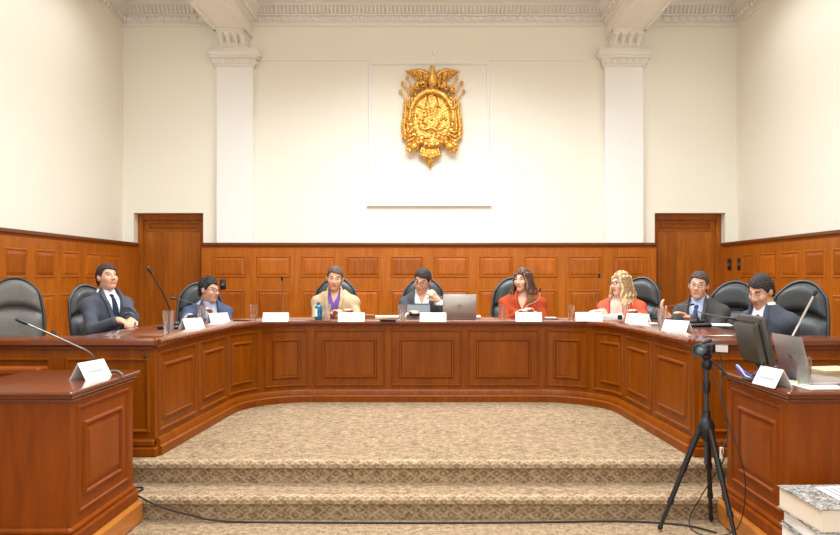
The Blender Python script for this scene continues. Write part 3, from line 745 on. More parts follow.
    sk = skin(cfg['id']+'_skin', cfg.get('skin', (214, 160, 128)))
    mesh_from(V, Q, 'body', [sk, lip, hairm, sk], root, mi)
    for s_ in (-1, 1):
        e = MB(); c = H(s_*0.031, -0.0695, 0.012); e.ball(c, 0.0115, 12, 0)
        g = np.array(cfg.get('gaze', (0, -1, -0.1)), float); g = HR @ (g/np.linalg.norm(g)); e.ball(c+g*0.0062, 0.0062, 10, 1)
        e.build('eye', [EYEW, IRIS], root, True)
    # ---- shirt
    sm = cfg['shirt_mat']; f2 = Field(lo, (0.62, 0.36, HC[2]+0.02), h); torso(f2, 0.010)
    X, Y, Z = f2.grid(); 
    nk0 = T(0, 0.012, 0.49); nk1 = HC+HR @ np.array([0, 0.03, -0.06]); nk1 = nk0+(nk1-nk0)*0.62
    if not wm: f2.cap(nk0, nk1, 0.072, 0.066, k=0.02)
    if cfg.get('open', not wm and not cfg.get('tie')) or wm:    # open collar: V removed
        a_, b_, c_ = X-P0[0], Y-P0[1], Z-P0[2]; qx = R[0,0]*a_+R[1,0]*b_+R[2,0]*c_; qy = R[0,1]*a_+R[1,1]*b_+R[2,1]*c_; qz = (R[0,2]*a_+R[1,2]*b_+R[2,2]*c_)/0.93
        f2.F = np.maximum(f2.F, -np.maximum(np.broadcast_to(np.abs(qx)-np.clip((qz-(0.42 if not wm else 0.36))*0.42, -1, 0.05), f2.F.shape), np.broadcast_to(qy+0.03, f2.F.shape))).astype(np.float32)
    # flatten collar top
    up_ = (nk1-nk0)/np.linalg.norm(nk1-nk0); top = (X-nk1[0])*up_[0]+(Y-nk1[1])*up_[1]+(Z-nk1[2])*up_[2]
    F2 = np.maximum(f2.F, top)
    for W_, E_ in ((WL, EL), (WR, ER)):             # cuffs
        d = (W_-E_)/np.linalg.norm(W_-E_); a = E_+(W_-E_)*0.70; b = W_-d*0.004
        g = Field(lo, (0.62, 0.36, HC[2]+0.02), h); g.cap(a, b, 0.046, 0.040, k=0)
        t = (X-b[0])*d[0]+(Y-b[1])*d[1]+(Z-b[2])*d[2]; F2 = np.minimum(F2, np.maximum(g.F, t))
    V, Q = nets(F2, f2.lo, h); mesh_from(V, Q, 'shirt', sm, root)
    # ---- trousers
    f3 = Field(lo, (0.62, 0.36, HZ+0.16), h*1.5); legs(f3, 0.018); f3.ell((0, 0.0, HZ+0.03), (0.185, 0.14, 0.13), None, 0.04)
    V, Q = nets(f3.F, f3.lo, h*1.5); mesh_from(V, Q, 'trousers', cfg['jacket_mat'] if not wm else TROUSER, root)
    # ---- jacket
    f4 = Field(lo, (0.62, 0.36, HC[2]+0.02), h); torso(f4, 0.026); arms(f4, 0.017, cfg.get('sleeve', 0.90), 0.0)
    f4.ell(T(0, 0.0, 0.02), (0.20*wd, 0.155, 0.10), R, 0.05)
    for s_ in (SL, SR): f4.ell(s_+R @ np.array([0, 0, 0.004]), (0.060, 0.058, 0.047), R, 0.03)       # shoulder pads
    nb0 = T(0, 0.02, 0.50); nb1 = nb0+(nk1-nb0)*0.35; f4.cap(nb0, nb1, 0.088, 0.080, k=0.02)
    X, Y, Z = f4.grid(); px_, py_, pz_ = X-P0[0], Y-P0[1], Z-P0[2]
    lx = R[0,0]*px_+R[1,0]*py_+R[2,0]*pz_; ly = R[0,1]*px_+R[1,1]*py_+R[2,1]*pz_; lz = (R[0,2]*px_+R[1,2]*py_+R[2,2]*pz_)/0.93
    vb = cfg.get('vbot', 0.14); vt = cfg.get('vwid', 0.066); wv = np.interp(lz, [vb, 0.47, 0.53, 0.6], [-0.004, vt, vt*0.95, vt*0.95])
    wv = wv+(0.02 if cfg.get('unbuttoned') else 0)
    # soft folds in the sleeves and body
    fold = 0.0035*np.sin(38*(lx+0.6*ly)+26*lz)*np.sin(17*lz+9*lx+cfg.get('seed', 0)); G = f4.F+fold*(np.abs(f4.F) < 0.05)
    lap = 0.030*np.clip((lz-vb)/0.10, 0, 1)*np.clip((0.60-lz)/0.1, 0, 1)     # lapel band
    lapd = np.maximum.reduce([np.broadcast_to(np.abs(lx)-wv-lap, G.shape), G-0.013, np.broadcast_to(ly+0.03, G.shape)])
    LP = np.maximum(lapd-0.004, -np.maximum(np.broadcast_to(np.abs(lx)-wv-0.001, G.shape), np.broadcast_to(ly+0.02, G.shape)))
    cut = np.maximum(np.broadcast_to(np.abs(lx)-wv, G.shape), np.broadcast_to(ly+0.02, G.shape))
    seam = np.maximum(np.broadcast_to(np.abs(lx)-0.003, G.shape), np.broadcast_to(ly+0.06, G.shape))
    G = np.maximum(G, -np.minimum(cut, seam))
    t4 = (X-nb1[0])*up_[0]+(Y-nb1[1])*up_[1]+(Z-nb1[2])*up_[2]; G = np.maximum(G, t4-0.012)
    V, Q = nets(G, f4.lo, h); jk = mesh_from(V, Q, 'jacket', cfg['jacket_mat'], root)
    for sgn in (-1, 1):
        V, Q = nets(np.maximum(LP, np.broadcast_to(-sgn*lx, LP.shape)), f4.lo, h)
        if len(V): mesh_from(V, Q, 'lapel', cfg['jacket_mat'], root)
    # ---- tie
    if cfg.get('tie'):
        F5 = Field(lo, (0.62, 0.36, HC[2]+0.02), h*0.8); torso(F5, 0.021); X, Y, Z = F5.grid(); px_, py_, pz_ = X-P0[0], Y-P0[1], Z-P0[2]
        lx = R[0,0]*px_+R[1,0]*py_+R[2,0]*pz_; ly = R[0,1]*px_+R[1,1]*py_+R[2,1]*pz_; lz = (R[0,2]*px_+R[1,2]*py_+R[2,2]*pz_)/0.93
        tw = 0.016+0.026*np.clip((0.47-lz)/0.3, 0, 1)
        G = np.maximum.reduce([F5.F, np.broadcast_to(np.abs(lx)-tw, F5.F.shape), np.broadcast_to(lz-0.47, F5.F.shape), np.broadcast_to(0.10-lz, F5.F.shape), np.broadcast_to(ly+0.05, F5.F.shape)])
        kn = Field(lo, (0.62, 0.36, HC[2]+0.02), h*0.8); kn.cap(T(0, -0.080, 0.480), T(0, -0.094, 0.445), 0.024, 0.016, k=0)
        V, Q = nets(np.minimum(G, kn.F), F5.lo, h*0.8); mesh_from(V, Q, 'tie', cfg['tie'], root)
    # ---- hair
    hh = 0.0045; f6 = Field(HC-0.17-(np.array([0.06, 0.06, 0.30]) if wm else 0), HC+0.19+(np.array([.06, .06, 0]) if wm else 0), hh)
    f6.ell(H(0, 0.018, 0.032), (0.081*fs, 0.100*fs, 0.097*fs+cfg.get('vol', 0)), HR, 0.0)
    f6.ell(H(0, 0.050, -0.030), (0.066, 0.060, 0.070), HR, 0.03)
    X, Y, Z = f6.grid(); a, b, c = X-HC[0], Y-HC[1], Z-HC[2]
    lx = HR[0,0]*a+HR[1,0]*b+HR[2,0]*c; ly = HR[0,1]*a+HR[1,1]*b+HR[2,1]*c; lz = HR[0,2]*a+HR[1,2]*b+HR[2,2]*c
    rec = cfg.get('recede', 0.0); zl = np.interp(ly, [-0.12, -0.075, -0.045, -0.015, 0.0, 0.035, 0.09], [0.080+rec, 0.074+rec, 0.052+rec*.6, 0.000, 0.022, -0.050, -0.076])
    zl = zl-0.012*np.sin(lx*40+1)*(ly < -0.05)
    if wm: zl = np.interp(ly, [-0.12, -0.07, -0.05, -0.02, 0.0], [0.070, 0.066, 0.03, -0.06, -0.3])
    nz = 0.0035*np.sin(lx*150+5*np.sin(lz*50))*np.sin(ly*110+lz*60)+cfg.get('curl', 0)*np.sin(lx*170)*np.sin(ly*160+1)*np.sin(lz*165)
    G = np.maximum(f6.F+nz, (zl-lz)*0.8)
    if wm:
        f7 = Field(f6.lo, f6.lo+hh*(f6.n-1), hh)
        rg = random.Random(cfg['id'])
        for i in range(34):
            t = -1+2*i/33; an = t*PI*0.74; bx, by = math.sin(an), math.cos(an)
            p0 = H(bx*0.070, 0.018+by*0.085, 0.055); p1 = H(bx*0.088, 0.02+by*0.098, -0.03); L_ = cfg.get('hlen', 0.22)
            w1 = rg.uniform(-.012, .012); p2 = p1+np.array([bx*0.022+w1, by*0.02, -0.09]); p3 = p2+np.array([bx*0.012-w1*1.5, by*0.01-0.02, -(L_-0.12)*rg.uniform(.75, 1.05)])
            f7.chain([p0, p1, p2, p3], [0.017, 0.019, 0.018, 0.007], k=0.006, m=0.03)
        G = np.minimum(G, f7.F+nz*0.8)
    V, Q = nets(G, f6.lo, hh)
    hm = [hairm]; mi = None
    if cfg.get('streak'):
        hm.append(base_mat(cfg['id']+'_streak', cfg['streak'], rough=0.5, var=0.25, vscale=60)); qq = V[Q].mean(1)-HC
        mi = ((np.sin(qq[:,0]*130+np.sin(qq[:,2]*30)*2)*np.sin(qq[:,1]*90) > cfg.get('streak_amt', 0.3)) | (qq[:,2] < -0.15)).astype(int)
    ho = mesh_from(V, Q, 'hair', hm, root, mi)
    # ---- glasses
    if cfg.get('glasses'):
        g = MB(); rr = 0.0022
        for s_ in (-1, 1):
            g.tube([H(s_*0.033+0.024*math.cos(u), -0.096-0.0*abs(math.cos(u)), 0.008+0.017*math.sin(u)) for u in [2*PI*i/16 for i in range(17)]], rr, 6)
            g.tube([H(s_*0.057, -0.094, 0.012), H(s_*0.078, -0.06, 0.012), H(s_*0.083, 0.01, 0.010)], rr, 6)
        g.tube([H(-0.010, -0.099, 0.012), H(0, -0.102, 0.014), H(0.010, -0.099, 0.012)], rr, 6)
        g.build('glasses', cfg.get('gmat', BLACKP), root, True)
    return root
TROUSER = cloth('black_trousers', (40, 38, 38))

# ---------------------------------------------------------------- the eight people
def wl(px, py, Y, root, yaw, sc=1.0):       # a point of the place in a person's own frame
    q = list(at(px, py, Y)); q[2] = max(q[2], 1.05+0.03) if py < 341 else q[2]; p = np.array(q)-np.array(root); a = -math.radians(yaw)
    return (np.array([p[0]*math.cos(a)-p[1]*math.sin(a), p[0]*math.sin(a)+p[1]*math.cos(a), p[2]]))/sc
def seat(px, Y): return ((px-CX)*Y/F, Y, PLAT)
NAVY = cloth('navy_suit', (74, 77, 86)); BLUE = cloth('slate_blue_suit', (72, 80, 102)); BEIGE = cloth('beige_linen', (184, 158, 124)); GREY = cloth('charcoal_suit', (74, 74, 78))
ORANGE = cloth('rust_orange_blouse', (160, 62, 28), var=0.25, vs=22); CORAL = cloth('coral_knit', (204, 88, 62)); OLIVE = cloth('dark_grey_suit', (74, 72, 70)); SLATE = cloth('slate_grey_suit', (76, 79, 90))
WSH = cloth('white_shirt', (240, 240, 242)); LB = cloth('light_blue_shirt', (178, 192, 218)); PUR = cloth('purple_shirt', (112, 84, 150), var=0.2); PRINT = base_mat('printed_blouse', (206, 182, 168), rough=0.8, var=0.45, vscale=45)
TNAVY = cloth('navy_tie', (40, 44, 66)); TBLUE = cloth('pale_blue_tie', (120, 138, 176)); TDB = cloth('dark_blue_tie', (70, 76, 116)); TRED = cloth('maroon_tie', (120, 40, 48))
S2 = 1.03
def mk(px, Y, yaw, **k):
    r = seat(px, Y); c = dict(loc=r, yaw=yaw, scale=S2); c.update(k)
    for s_ in ('wl', 'wr', 'pl', 'pr'):
        if s_ in c: c[s_] = wl(*c[s_], r, yaw, S2)
    return person(c)
mk(109, 6.75, 52, id='first', label='man in navy suit and dark tie sitting at far left, gazing up', jacket_mat=NAVY, shirt_mat=WSH, tie=TNAVY, hair=(48, 32, 22), head=(-10, 0, 0), lean=-5, hz=0.505,
   wl=(118, 325, 6.40), wr=(132, 323.5, 6.42), pl=(84, 365, 6.3), pr=(146, 365, 7.0), hl=dict(dir=(0.7,-0.6,-.1), curl=.6), hr=dict(dir=(-0.6,-.7,-.1), curl=.7), gaze=(0.2,-1,0.2), seed=1)
mk(204, 7.62, 30, id='second', label='man in slate blue suit with curly hair and glasses, turned right, at left bend', jacket_mat=BLUE, shirt_mat=LB, tie=TBLUE, hair=(30, 24, 22), head=(6, 0, 36), lean=22, hz=0.43, curl=0.006, vol=0.006, glasses=True,
   wl=(190, 322, 6.9), wr=(215, 321, 7.2), pl=(170, 350, 7.3), pr=(240, 345, 7.5), seed=2, vbot=.2)
mk(336, 7.80, 0, id='third', label='man in beige jacket and purple open shirt sitting at the center bench', jacket_mat=BEIGE, shirt_mat=PUR, hair=(84, 64, 50), head=(8, 5, 4), lean=8, open=True, recede=0.006, width=1.02, vbot=0.1, vwid=0.06,
   wl=(331, 318, 7.4), wr=(352, 318, 7.4), pl=(302, 365, 7.5), pr=(370, 365, 7.5), seed=3)
mk(424, 7.85, 0, id='fourth', label='man in charcoal suit and glasses resting his face on his hand', jacket_mat=GREY, shirt_mat=WSH, hair=(40, 30, 26), head=(20, 10, -18), lean=14, open=True, glasses=True, twist=-6, vbot=0.12, vwid=0.075,
   wl=(410, 317, 7.35), wr=(438, 301, 7.45), pl=(388, 360, 7.5), pr=(460, 360, 7.3), hr=dict(dir=(-0.55, -0.25, 0.75), up=(0.5, -1, 0.2), curl=1.2), seed=4, sleeve=0.8, hoff=(0,-0.01,-0.01), gaze=(-.2,-1,-.5))
mk(523, 7.80, -10, id='fifth', label='woman in rust orange blouse with long brown hair, looking left', woman=True, jacket_mat=ORANGE, shirt_mat=ORANGE, hair=(72, 43, 28), streak=(126, 86, 52), streak_amt=0.5, head=(4, 0, -26), lean=8, hz=0.49, hlen=0.24, vbot=0.22, vwid=0.045,
   wl=(517, 318, 7.4), wr=(534, 318, 7.4), pl=(490, 360, 7.6), pr=(555, 360, 7.6), seed=5, skin=(222, 172, 142))
mk(624, 7.60, -32, id='sixth', label='blonde woman with glasses in coral jacket and printed blouse', woman=True, jacket_mat=CORAL, shirt_mat=PRINT, hair=(150, 118, 76), streak=(206, 176, 130), streak_amt=0.15, head=(4, 0, -30), lean=10, hz=0.46, hlen=0.20, glasses=True, vbot=0.05, vwid=0.07, unbuttoned=True,
   wl=(603, 312, 7.2), wr=(638, 318, 7.1), pl=(594, 360, 7.6), pr=(662, 360, 7.3), seed=6, skin=(228, 178, 150), hl=dict(dir=(-0.6,-.7,.1)))
mk(706, 6.85, -42, id='seventh', label='man in dark grey suit, blue tie and round glasses, facing camera', jacket_mat=OLIVE, shirt_mat=LB, tie=TDB, hair=(66, 52, 44), head=(2, 4, 14), lean=16, hz=0.46, glasses=True, recede=0.008, gmat=STEEL, width=1.04,
   wl=(668, 317, 6.62), wr=(690, 320, 6.45), pl=(660, 360, 7.0), pr=(730, 365, 6.5), seed=7, hl=dict(dir=(-0.35,-.2,.6), up=(-.6,-.4,-.2), curl=.7))
mk(783, 5.85, -64, id='eighth', label='man in slate suit and maroon tie bending his head down, at right', jacket_mat=SLATE, shirt_mat=WSH, tie=TRED, hair=(42, 34, 30), head=(24, 4, 6), lean=25, hz=0.46, vol=0.004, width=1.02,
   wl=(752, 342, 5.9), wr=(772, 345, 5.65), pl=(745, 385, 6.2), pr=(812, 390, 5.8), seed=8, gaze=(0,-1,-.6))

# ---------------------------------------------------------------- golden emblem
EY = BW-0.045
emb = empty('wall_emblem', (0.03, BW, 3.0), 0, 'large gilded coat of arms relief with eagle and oval hung on the wall', 'emblem')
def E(px, py): p = at(px, py, BW-0.05); return np.array([p[0], 0, p[2]])
def esdf(name, fn, lo, hi, h=0.0075, mats=None):
    f = Field((lo[0], BW-0.26, lo[1]), (hi[0], BW+0.02, hi[1]), h); fn(f)
    X, Y, Z = f.grid(); G = f.F+0.004*np.sin(X*95+3*np.sin(Z*31))*np.sin(Z*88+2*np.sin(X*27)); G = np.maximum(G, np.broadcast_to(Y-(BW-0.004), G.shape))
    V, Q = nets(G, f.lo, h); V = V-np.array([0.03, BW, 3.0]); return mesh_from(V, Q, name, mats or GOLD, emb)
def Pp(px, py, d=0.05): p = E(px, py); return np.array([p[0], BW-d, p[2]])
# oval medallion: centre (432,118.5)
oc = E(431.5, 119); ow, oh = 25.5/70.3, 31/70.3
def oval(f):
    X, Y, Z = f.grid(); r = np.sqrt(((X-oc[0])/(ow-0.055))**2+((Z-oc[2])/(oh-0.055))**2); rd = (r-1)*(ow-0.055)
    d = np.sqrt(np.maximum(np.abs(rd)-0.0, 0)**2+(Y-(BW-0.09))**2)-0.038
    pl = np.maximum(rd, np.abs(Y-(BW-0.03))-0.025)
    f.F = np.minimum(f.F, np.minimum(d, pl)).astype(np.float32)
    for i in range(15):
        a = PI+PI*(i+.5)/15; f.ell((oc[0]+(ow-0.055)*math.cos(a), BW-0.14, oc[2]+(oh-0.055)*math.sin(a)), (0.018,)*3, None, 0.01)
esdf('oval_medallion', oval, (oc[0]-ow-.05, oc[2]-oh-.05), (oc[0]+ow+.05, oc[2]+oh+.05))
rg = random.Random(4)
def relief(f):           # a hill with fine leaf, wave and ship shapes inside the oval
    f.ell(Pp(431, 122, .03), (0.20, 0.035, 0.24), None, .02); f.ell(Pp(432, 104, .04), (0.10, 0.04, 0.16), None, .04)
    f.ell(Pp(431, 95.5, .06), (.05, .02, .045), None, .01)
    for i in range(9): a = 2*PI*i/9; f.cap(Pp(431, 95.5, .06), Pp(431+5.2*math.cos(a), 95.5+4.4*math.sin(a), .05), .010, .006, k=.003)
    for i in range(60):
        x = rg.uniform(417, 446); y = rg.uniform(105, 141); w = rg.uniform(.012, .026)
        if ((x-431.5)/18)**2+((y-119)/24)**2 < 1: f.ell(Pp(x, y, .065), (w, .022, w*rg.uniform(.4, 1)), rotm(0, rg.uniform(0, 180), 0), .004)
    f.chain([Pp(419, 128, .07), Pp(425, 130, .08), Pp(431, 128, .08), Pp(437, 131, .08), Pp(444, 128, .07)], [.010, .014, .014, .014, .010], k=.003)
    f.cap(Pp(427, 127, .09), Pp(427, 116, .09), .008, k=.003); f.cap(Pp(438, 128, .09), Pp(438, 119, .09), .008, k=.003)
esdf('relief_scene', relief, (oc[0]-ow, oc[2]-oh), (oc[0]+ow, oc[2]+oh))
def condor(f):
    f.ell(Pp(432.5, 80, .09), (0.07, .06, .14), None, .02); f.cap(Pp(432.5, 75, .10), Pp(432.5, 69, .11), .040, .032, k=.02); f.cap(Pp(432.5, 69, .12), Pp(430.5, 68, .15), .026, .010, k=.01)
    for s in (-1, 1):
        f.chain([Pp(432.5+s*4, 77, .08), Pp(432.5+s*8, 73, .09), Pp(432.5+s*14, 71.2, .09), Pp(432.5+s*26.5, 71.8, .07)], [.035, .034, .030, .010], k=.006)
        for i in range(9):
            t = i/8; a = Pp(432.5+s*(6+19*t), 74.5-2.3*t, .07+.02*(i % 2)); b = Pp(432.5+s*(5+17.5*t), 90-15.5*t, .05+.02*(i % 2)); f.cap(a, b, .017, .010, k=.002)
        for i in range(6):
            t = i/5; f.cap(Pp(432.5+s*(6+13*t), 74, .10), Pp(432.5+s*(6+12*t), 82-5*t, .095), .015, .008, k=.002)
    for i in range(6): f.cap(Pp(432.5, 84, .07), Pp(426+i*2.6, 92, .06), .018, .010, k=.003)
esdf('eagle', condor, (-.45, 3.95), (.5, 4.46))
def garland(f):
    rg = random.Random(9)
    for s in (-1, 1):
        for i in range(34):
            t = i/33; f.ell(Pp(432+s*(5+16*t)+rg.uniform(-2, 2), 85+8*t*t+rg.uniform(-4, 3), .06+rg.uniform(0,.03)), (.034, .035, .013), rotm(0, rg.uniform(0, 180), 0), .01)
esdf('laurel_garland', garland, (-.45, 3.85), (.5, 4.3))
for s, nm in ((-1, 'l'), (1, 'r')):
    def flags(f):
        for (x0, y0, x1, y1, d) in ((14, 106, 29, 84, .05), (13, 101, 24, 80, .09), (17, 112, 31, 92, .04)):
            f.cap(Pp(432+s*x0, y0, d), Pp(432+s*x1, y1, d), .013, k=.0); f.ell(Pp(432+s*(x1+.7), y1-1, d), (.024, .022, .034), None, 0.005)
        for i in range(7):          # hanging folds, each with its own relief
            t = i/6; d = .05+.035*(i % 2); x = 19+10*t
            f.chain([Pp(432+s*(x-3+2*t), 96+6*t, d), Pp(432+s*(x-1), 112+2*t, d+.01), Pp(432+s*(x+.5), 127, d+.005), Pp(432+s*(x-3+3*t), 142-3*t, d)], [.010, .019, .021, .018], k=.003)
        for i in range(5): f.chain([Pp(432+s*(16+i), 130+4.2*i, .10), Pp(432+s*(22+i*.6), 133.5+4.2*i, .12), Pp(432+s*(30-i*1.6), 129+4.2*i, .08)], [.012, .024, .010], k=.003)
        f.cap(Pp(432+s*21, 110, .12), Pp(432+s*25.5, 105.5, .12), .020, .010, k=.004); f.cap(Pp(432+s*19, 104, .12), Pp(432+s*24, 97, .12), .014, .010, k=.004)
    lo = (min(E(432+s*10, 0)[0], E(432+s*33, 0)[0]), E(0, 155)[2]); hi = (max(E(432+s*10, 0)[0], E(432+s*33, 0)[0]), E(0, 76)[2])
    esdf('draped_flags', flags, lo, hi)
    def cannon(f):
        f.cap(Pp(432+s*10, 138, .06), Pp(432+s*17, 146.5, .10), .045, .055, k=.0); f.cap(Pp(432+s*17, 146.5, .10), Pp(432+s*18.2, 147.8, .105), .068, .068, k=.002); f.ell(Pp(432+s*22, 152, .12), (.03,)*3, None, .01); f.cap(Pp(432+s*18.5, 148.5, .12), Pp(432+s*22, 152, .12), .02, k=.01)
    lo = (min(E(432+s*4, 0)[0], E(432+s*30, 0)[0]), E(0, 160)[2]); hi = (max(E(432+s*4, 0)[0], E(432+s*30, 0)[0]), E(0, 130)[2])
    esdf('cannon', cannon, lo, hi)
def tail(f):
    for i in range(7):
        t = -1+i/3; f.cap(Pp(430+6*t, 142, .06), Pp(430+9.5*t, 157-3*abs(t), .07), .020, .028, k=.002)
        f.ell(Pp(430+9.5*t, 158-3*abs(t), .09), (.030,.03,.034), None, .006)
    for i in range(5): t = -1+i/2; f.cap(Pp(430+5*t, 157, .08), Pp(430+3*t, 165-3*abs(t), .06), .03, .02, k=.01)
    f.cap(Pp(430, 160, .06), Pp(430, 168, .05), .03, .012, k=.01)
esdf('fringed_bundle', tail, (-.2, 2.95), (.2, 3.45))

# ---------------------------------------------------------------- things on the tables
TB = 1.05; DT = 0.897
def name_card(loc, yaw, w, label, ht=0.080, dp=0.08, col=PAPER):
    r = empty('name_card', loc, yaw, label, 'name card', 'folded name cards'); mb = MB(); t = 0.0015
    for sg in (-1, 1):       # two leaves of the folded card
        mb.add([(-w/2, sg*dp/2, 0), (w/2, sg*dp/2, 0), (w/2, 0, ht), (-w/2, 0, ht), (-w/2, sg*(dp/2-2*t), 0), (w/2, sg*(dp/2-2*t), 0), (w/2, 0, ht-2*t), (-w/2, 0, ht-2*t)],
               [(0,1,2,3), (4,5,6,7), (0,1,5,4), (0,3,7,4), (1,2,6,5)])
    mb.build('folded_card', col, r)
    # the faint printed line
    mb = MB(); rg = random.Random(label); x = -w*0.28; sl = (dp/2)/ht
    while x < w*0.28:
        c = rg.uniform(0.006, 0.011); a, b = ht*0.36, ht*0.36+rg.uniform(.010, .016)
        mb.add([(x, -dp/2+a*sl-0.0012, a), (x+c, -dp/2+a*sl-0.0012, a), (x+c*.8, -dp/2+b*sl-0.0012, b), (x+c*.2, -dp/2+b*sl-0.0012, b)], [(0,1,2,3)]); x += c*1.25
    mb.add([(-w*.42, -dp/2+ht*.78*sl-0.0012, ht*.78), (-w*.18, -dp/2+ht*.78*sl-0.0012, ht*.78), (-w*.18, -dp/2+ht*.82*sl-0.0012, ht*.82), (-w*.42, -dp/2+ht*.82*sl-0.0012, ht*.82)], [(0,1,2,3)])
    mb.build('printed_line', INK, r); return r
def card(px, py, z, yaw, w, label, **k): name_card(place(px, py, z), math.radians(yaw), w, label, **k)
card(276, 321.5, TB, 0, 0.23, 'white name card left of the blue bottle on the center bench')
card(351.5, 321.5, TB, 0, 0.235, 'white name card in front of the man in the beige jacket')
card(433, 321.5, TB, 0, 0.235, 'white name card beside the silver open laptop on the bench')
card(528.5, 321.2, TB, 0, 0.235, 'white name card in front of the woman in orange')
card(588.5, 321, TB, -3, 0.235, 'white name card left of the stack of papers on the bench')
card(192, 328.5, TB, 62, 0.20, 'tent name card nearest the front of the left bench wing')
card(218, 322.0, TB, 52, 0.20, 'tent name card in front of the man in slate blue suit')
card(638, 322.8, TB, -44, 0.21, 'tent name card in front of the blonde woman')
card(677, 331, TB, -56, 0.22, 'tent name card in front of the man in dark grey suit')
card(91, 377.5, DT, 80, 0.235, 'tent name card on the left front desk', ht=0.092, dp=0.10)
card(772, 385.5, DT, -82, 0.20, 'tent name card on the right front desk', ht=0.092, dp=0.10)
g0 = None
def tumbler(px, py, z, label, sc=1.0):
    global g0
    p = place(px, py, z); p = (p[0], p[1], p[2]+0.001)
    if g0 is None:
        r = empty('drinking_glass', p, 0, label, 'glass', 'drinking glasses')
        mb = MB(); mb.lathe([(0.001,0.0),(0.027,0.0),(0.029,0.004),(0.036,0.142),(0.037,0.145),(0.034,0.145),(0.0275,0.014),(0.001,0.012)], n=28, close=False); mb.build('tumbler', GLASS, r, True, 60)
        mb = MB(); mb.lathe([(0.001,0.0125),(0.0272,0.0145),(0.0315,0.095),(0.001,0.095)], n=28); mb.build('water', WATER, r, True, 60); g0 = r
    else: r = dup(g0, p, 0, label)
    r.scale = (sc, sc, sc)
tumbler(168.5, 333.5, TB, 'water glass nearest the front of the left bench wing', 1.12)
tumbler(201.5, 323.0, TB, 'water glass between the two tent cards on the left wing', 1.05)
tumbler(253.5, 320.3, TB, 'water glass left of the first flat-fronted name card')
tumbler(327.5, 320.0, TB, 'water glass right of the blue bottle')
tumbler(401.8, 320.0, TB, 'water glass beside the desk phone on the center bench')
tumbler(502.3, 320.0, TB, 'water glass in front of the orange sleeve of the brunette woman')
tumbler(571.3, 320.2, TB, 'water glass at the right bend, left of a name card')
tumbler(625.5, 319.0, TB, 'water glass in front of the coral jacket')
tumbler(662, 328.5, TB, 'water glass beside the raised hand of the grey suited man', 1.08)
tumbler(804, 386.5, DT, 'water glass on the right front desk', 1.05)
# bottle
p = place(318.5, 319.6, TB); r = empty('water_bottle', p, 0, 'blue plastic water bottle with white label on center bench', 'bottle')
BLU = base_mat('blue_plastic', (18, 108, 142), rough=0.25); BLU.node_tree.nodes['Principled BSDF'].inputs['Transmission Weight'].default_value = 0.25
MB().lathe([(0.03,0),(0.036,0.006),(0.036,0.05),(0.033,0.06),(0.036,0.07),(0.036,0.115),(0.028,0.13),(0.014,0.14),(0.014,0.145)], n=20).build('bottle', BLU, r, True, 50)
MB().lathe([(0.015,0.143),(0.015,0.16),(0.012,0.162)], n=16).build('cap', BLU, r, True, 50)
mb = MB()
for k in range(9):
    a0, a1 = math.radians(170+k*10), math.radians(180+k*10); mb.add([(0.0368*math.cos(a0),0.0368*math.sin(a0),0.03),(0.0368*math.cos(a1),0.0368*math.sin(a1),0.03),(0.0368*math.cos(a1),0.0368*math.sin(a1),0.105),(0.0368*math.cos(a0),0.0368*math.sin(a0),0.105)], [(0,1,2,3)])
mb.build('label', PAPER, r)
# gooseneck microphones
def mic(base, tip_pts, label, bs=1.0, stem_r=0.0045, mat=STEEL, hd=0.055, base_mat_=BLACKP, rot=0):
    r = empty('gooseneck_microphone', base, 0, label, 'microphone', 'gooseneck microphones'); b = Vector(base)
    mb = MB(); M = Matrix.Rotation(rot, 4, 'Z'); mb.box(-0.07*bs, 0.07*bs, -0.06*bs, 0.06*bs, 0, 0.022*bs, 0.012); mb.box(-0.05*bs, 0.05*bs, 0.0, 0.055*bs, 0.018*bs, 0.042*bs, 0.012); mb.xf(M); mb.build('base', base_mat_, r, True, 50)
    MB().lathe([(0.012,0.02*bs),(0.012,0.055*bs),(0.006,0.06*bs)], n=12).build('socket', BLACKP, r, True)
    pts = smooth_path([(0, 0, 0.04*bs)]+[tuple(Vector(q)-b) for q in tip_pts], 6); MB().tube(pts, stem_r, 8).build('stem', mat, r, True)
    d = (pts[-1]-pts[-2]).normalized(); e = pts[-1]; MB().tube([e-d*0.01, e, e+d*hd*.5, e+d*hd*.9, e+d*hd], [0.005, 0.009, 0.0105, 0.009, 0.004], 10).build('microphone_head', BLACKP, r, True)
    return r
mic(place(170, 328.5, TB), [at(170.5, 312, 5.75), at(162, 292, 5.65), at(151, 273, 5.6)], 'tall gooseneck microphone on the left wing before the door', 1.2, 0.005, BLACKP)
mic(place(204, 321.5, TB), [at(203, 310, 6.9), at(192, 303, 6.8), at(176, 299, 6.7)], 'gooseneck microphone bent left beside the man in slate blue', 0.7, 0.004, STEEL)
mic(place(283, 317.8, TB), [at(282.5, 300, 7.45), at(282, 280, 7.4)], 'thin upright gooseneck microphone left of the man in beige', 0.6, 0.0035, BRONZE if 'BRONZE' in globals() else STEEL, 0.04)
mic(place(520, 318, TB), [at(527, 306, 7.4), at(538, 300, 7.3), at(540, 291, 7.3)], 'gooseneck microphone curving up before the brunette woman', 0.6, 0.003, base_mat('light_steel', (190, 178, 168), rough=0.4, metal=0.3), 0.03)
mic(place(596, 318, TB), [at(596.5, 300, 7.3), at(599, 277, 7.25)], 'thin upright gooseneck microphone left of the blonde woman', 0.6, 0.0035, STEEL, 0.04)
mic(place(651, 318.5, TB), [at(652, 312, 6.8), at(658, 307, 6.7), at(690, 304.5, 6.5)], 'gooseneck microphone leaning right by the raised hand', 0.9, 0.0035, STEEL, 0.04)
mic(place(698, 326.5, TB), [at(697, 312, 5.9), at(706, 314, 5.8), at(730, 318, 5.6)], 'low gooseneck microphone with wide black base by papers', 1.3, 0.0045, STEEL, 0.05)
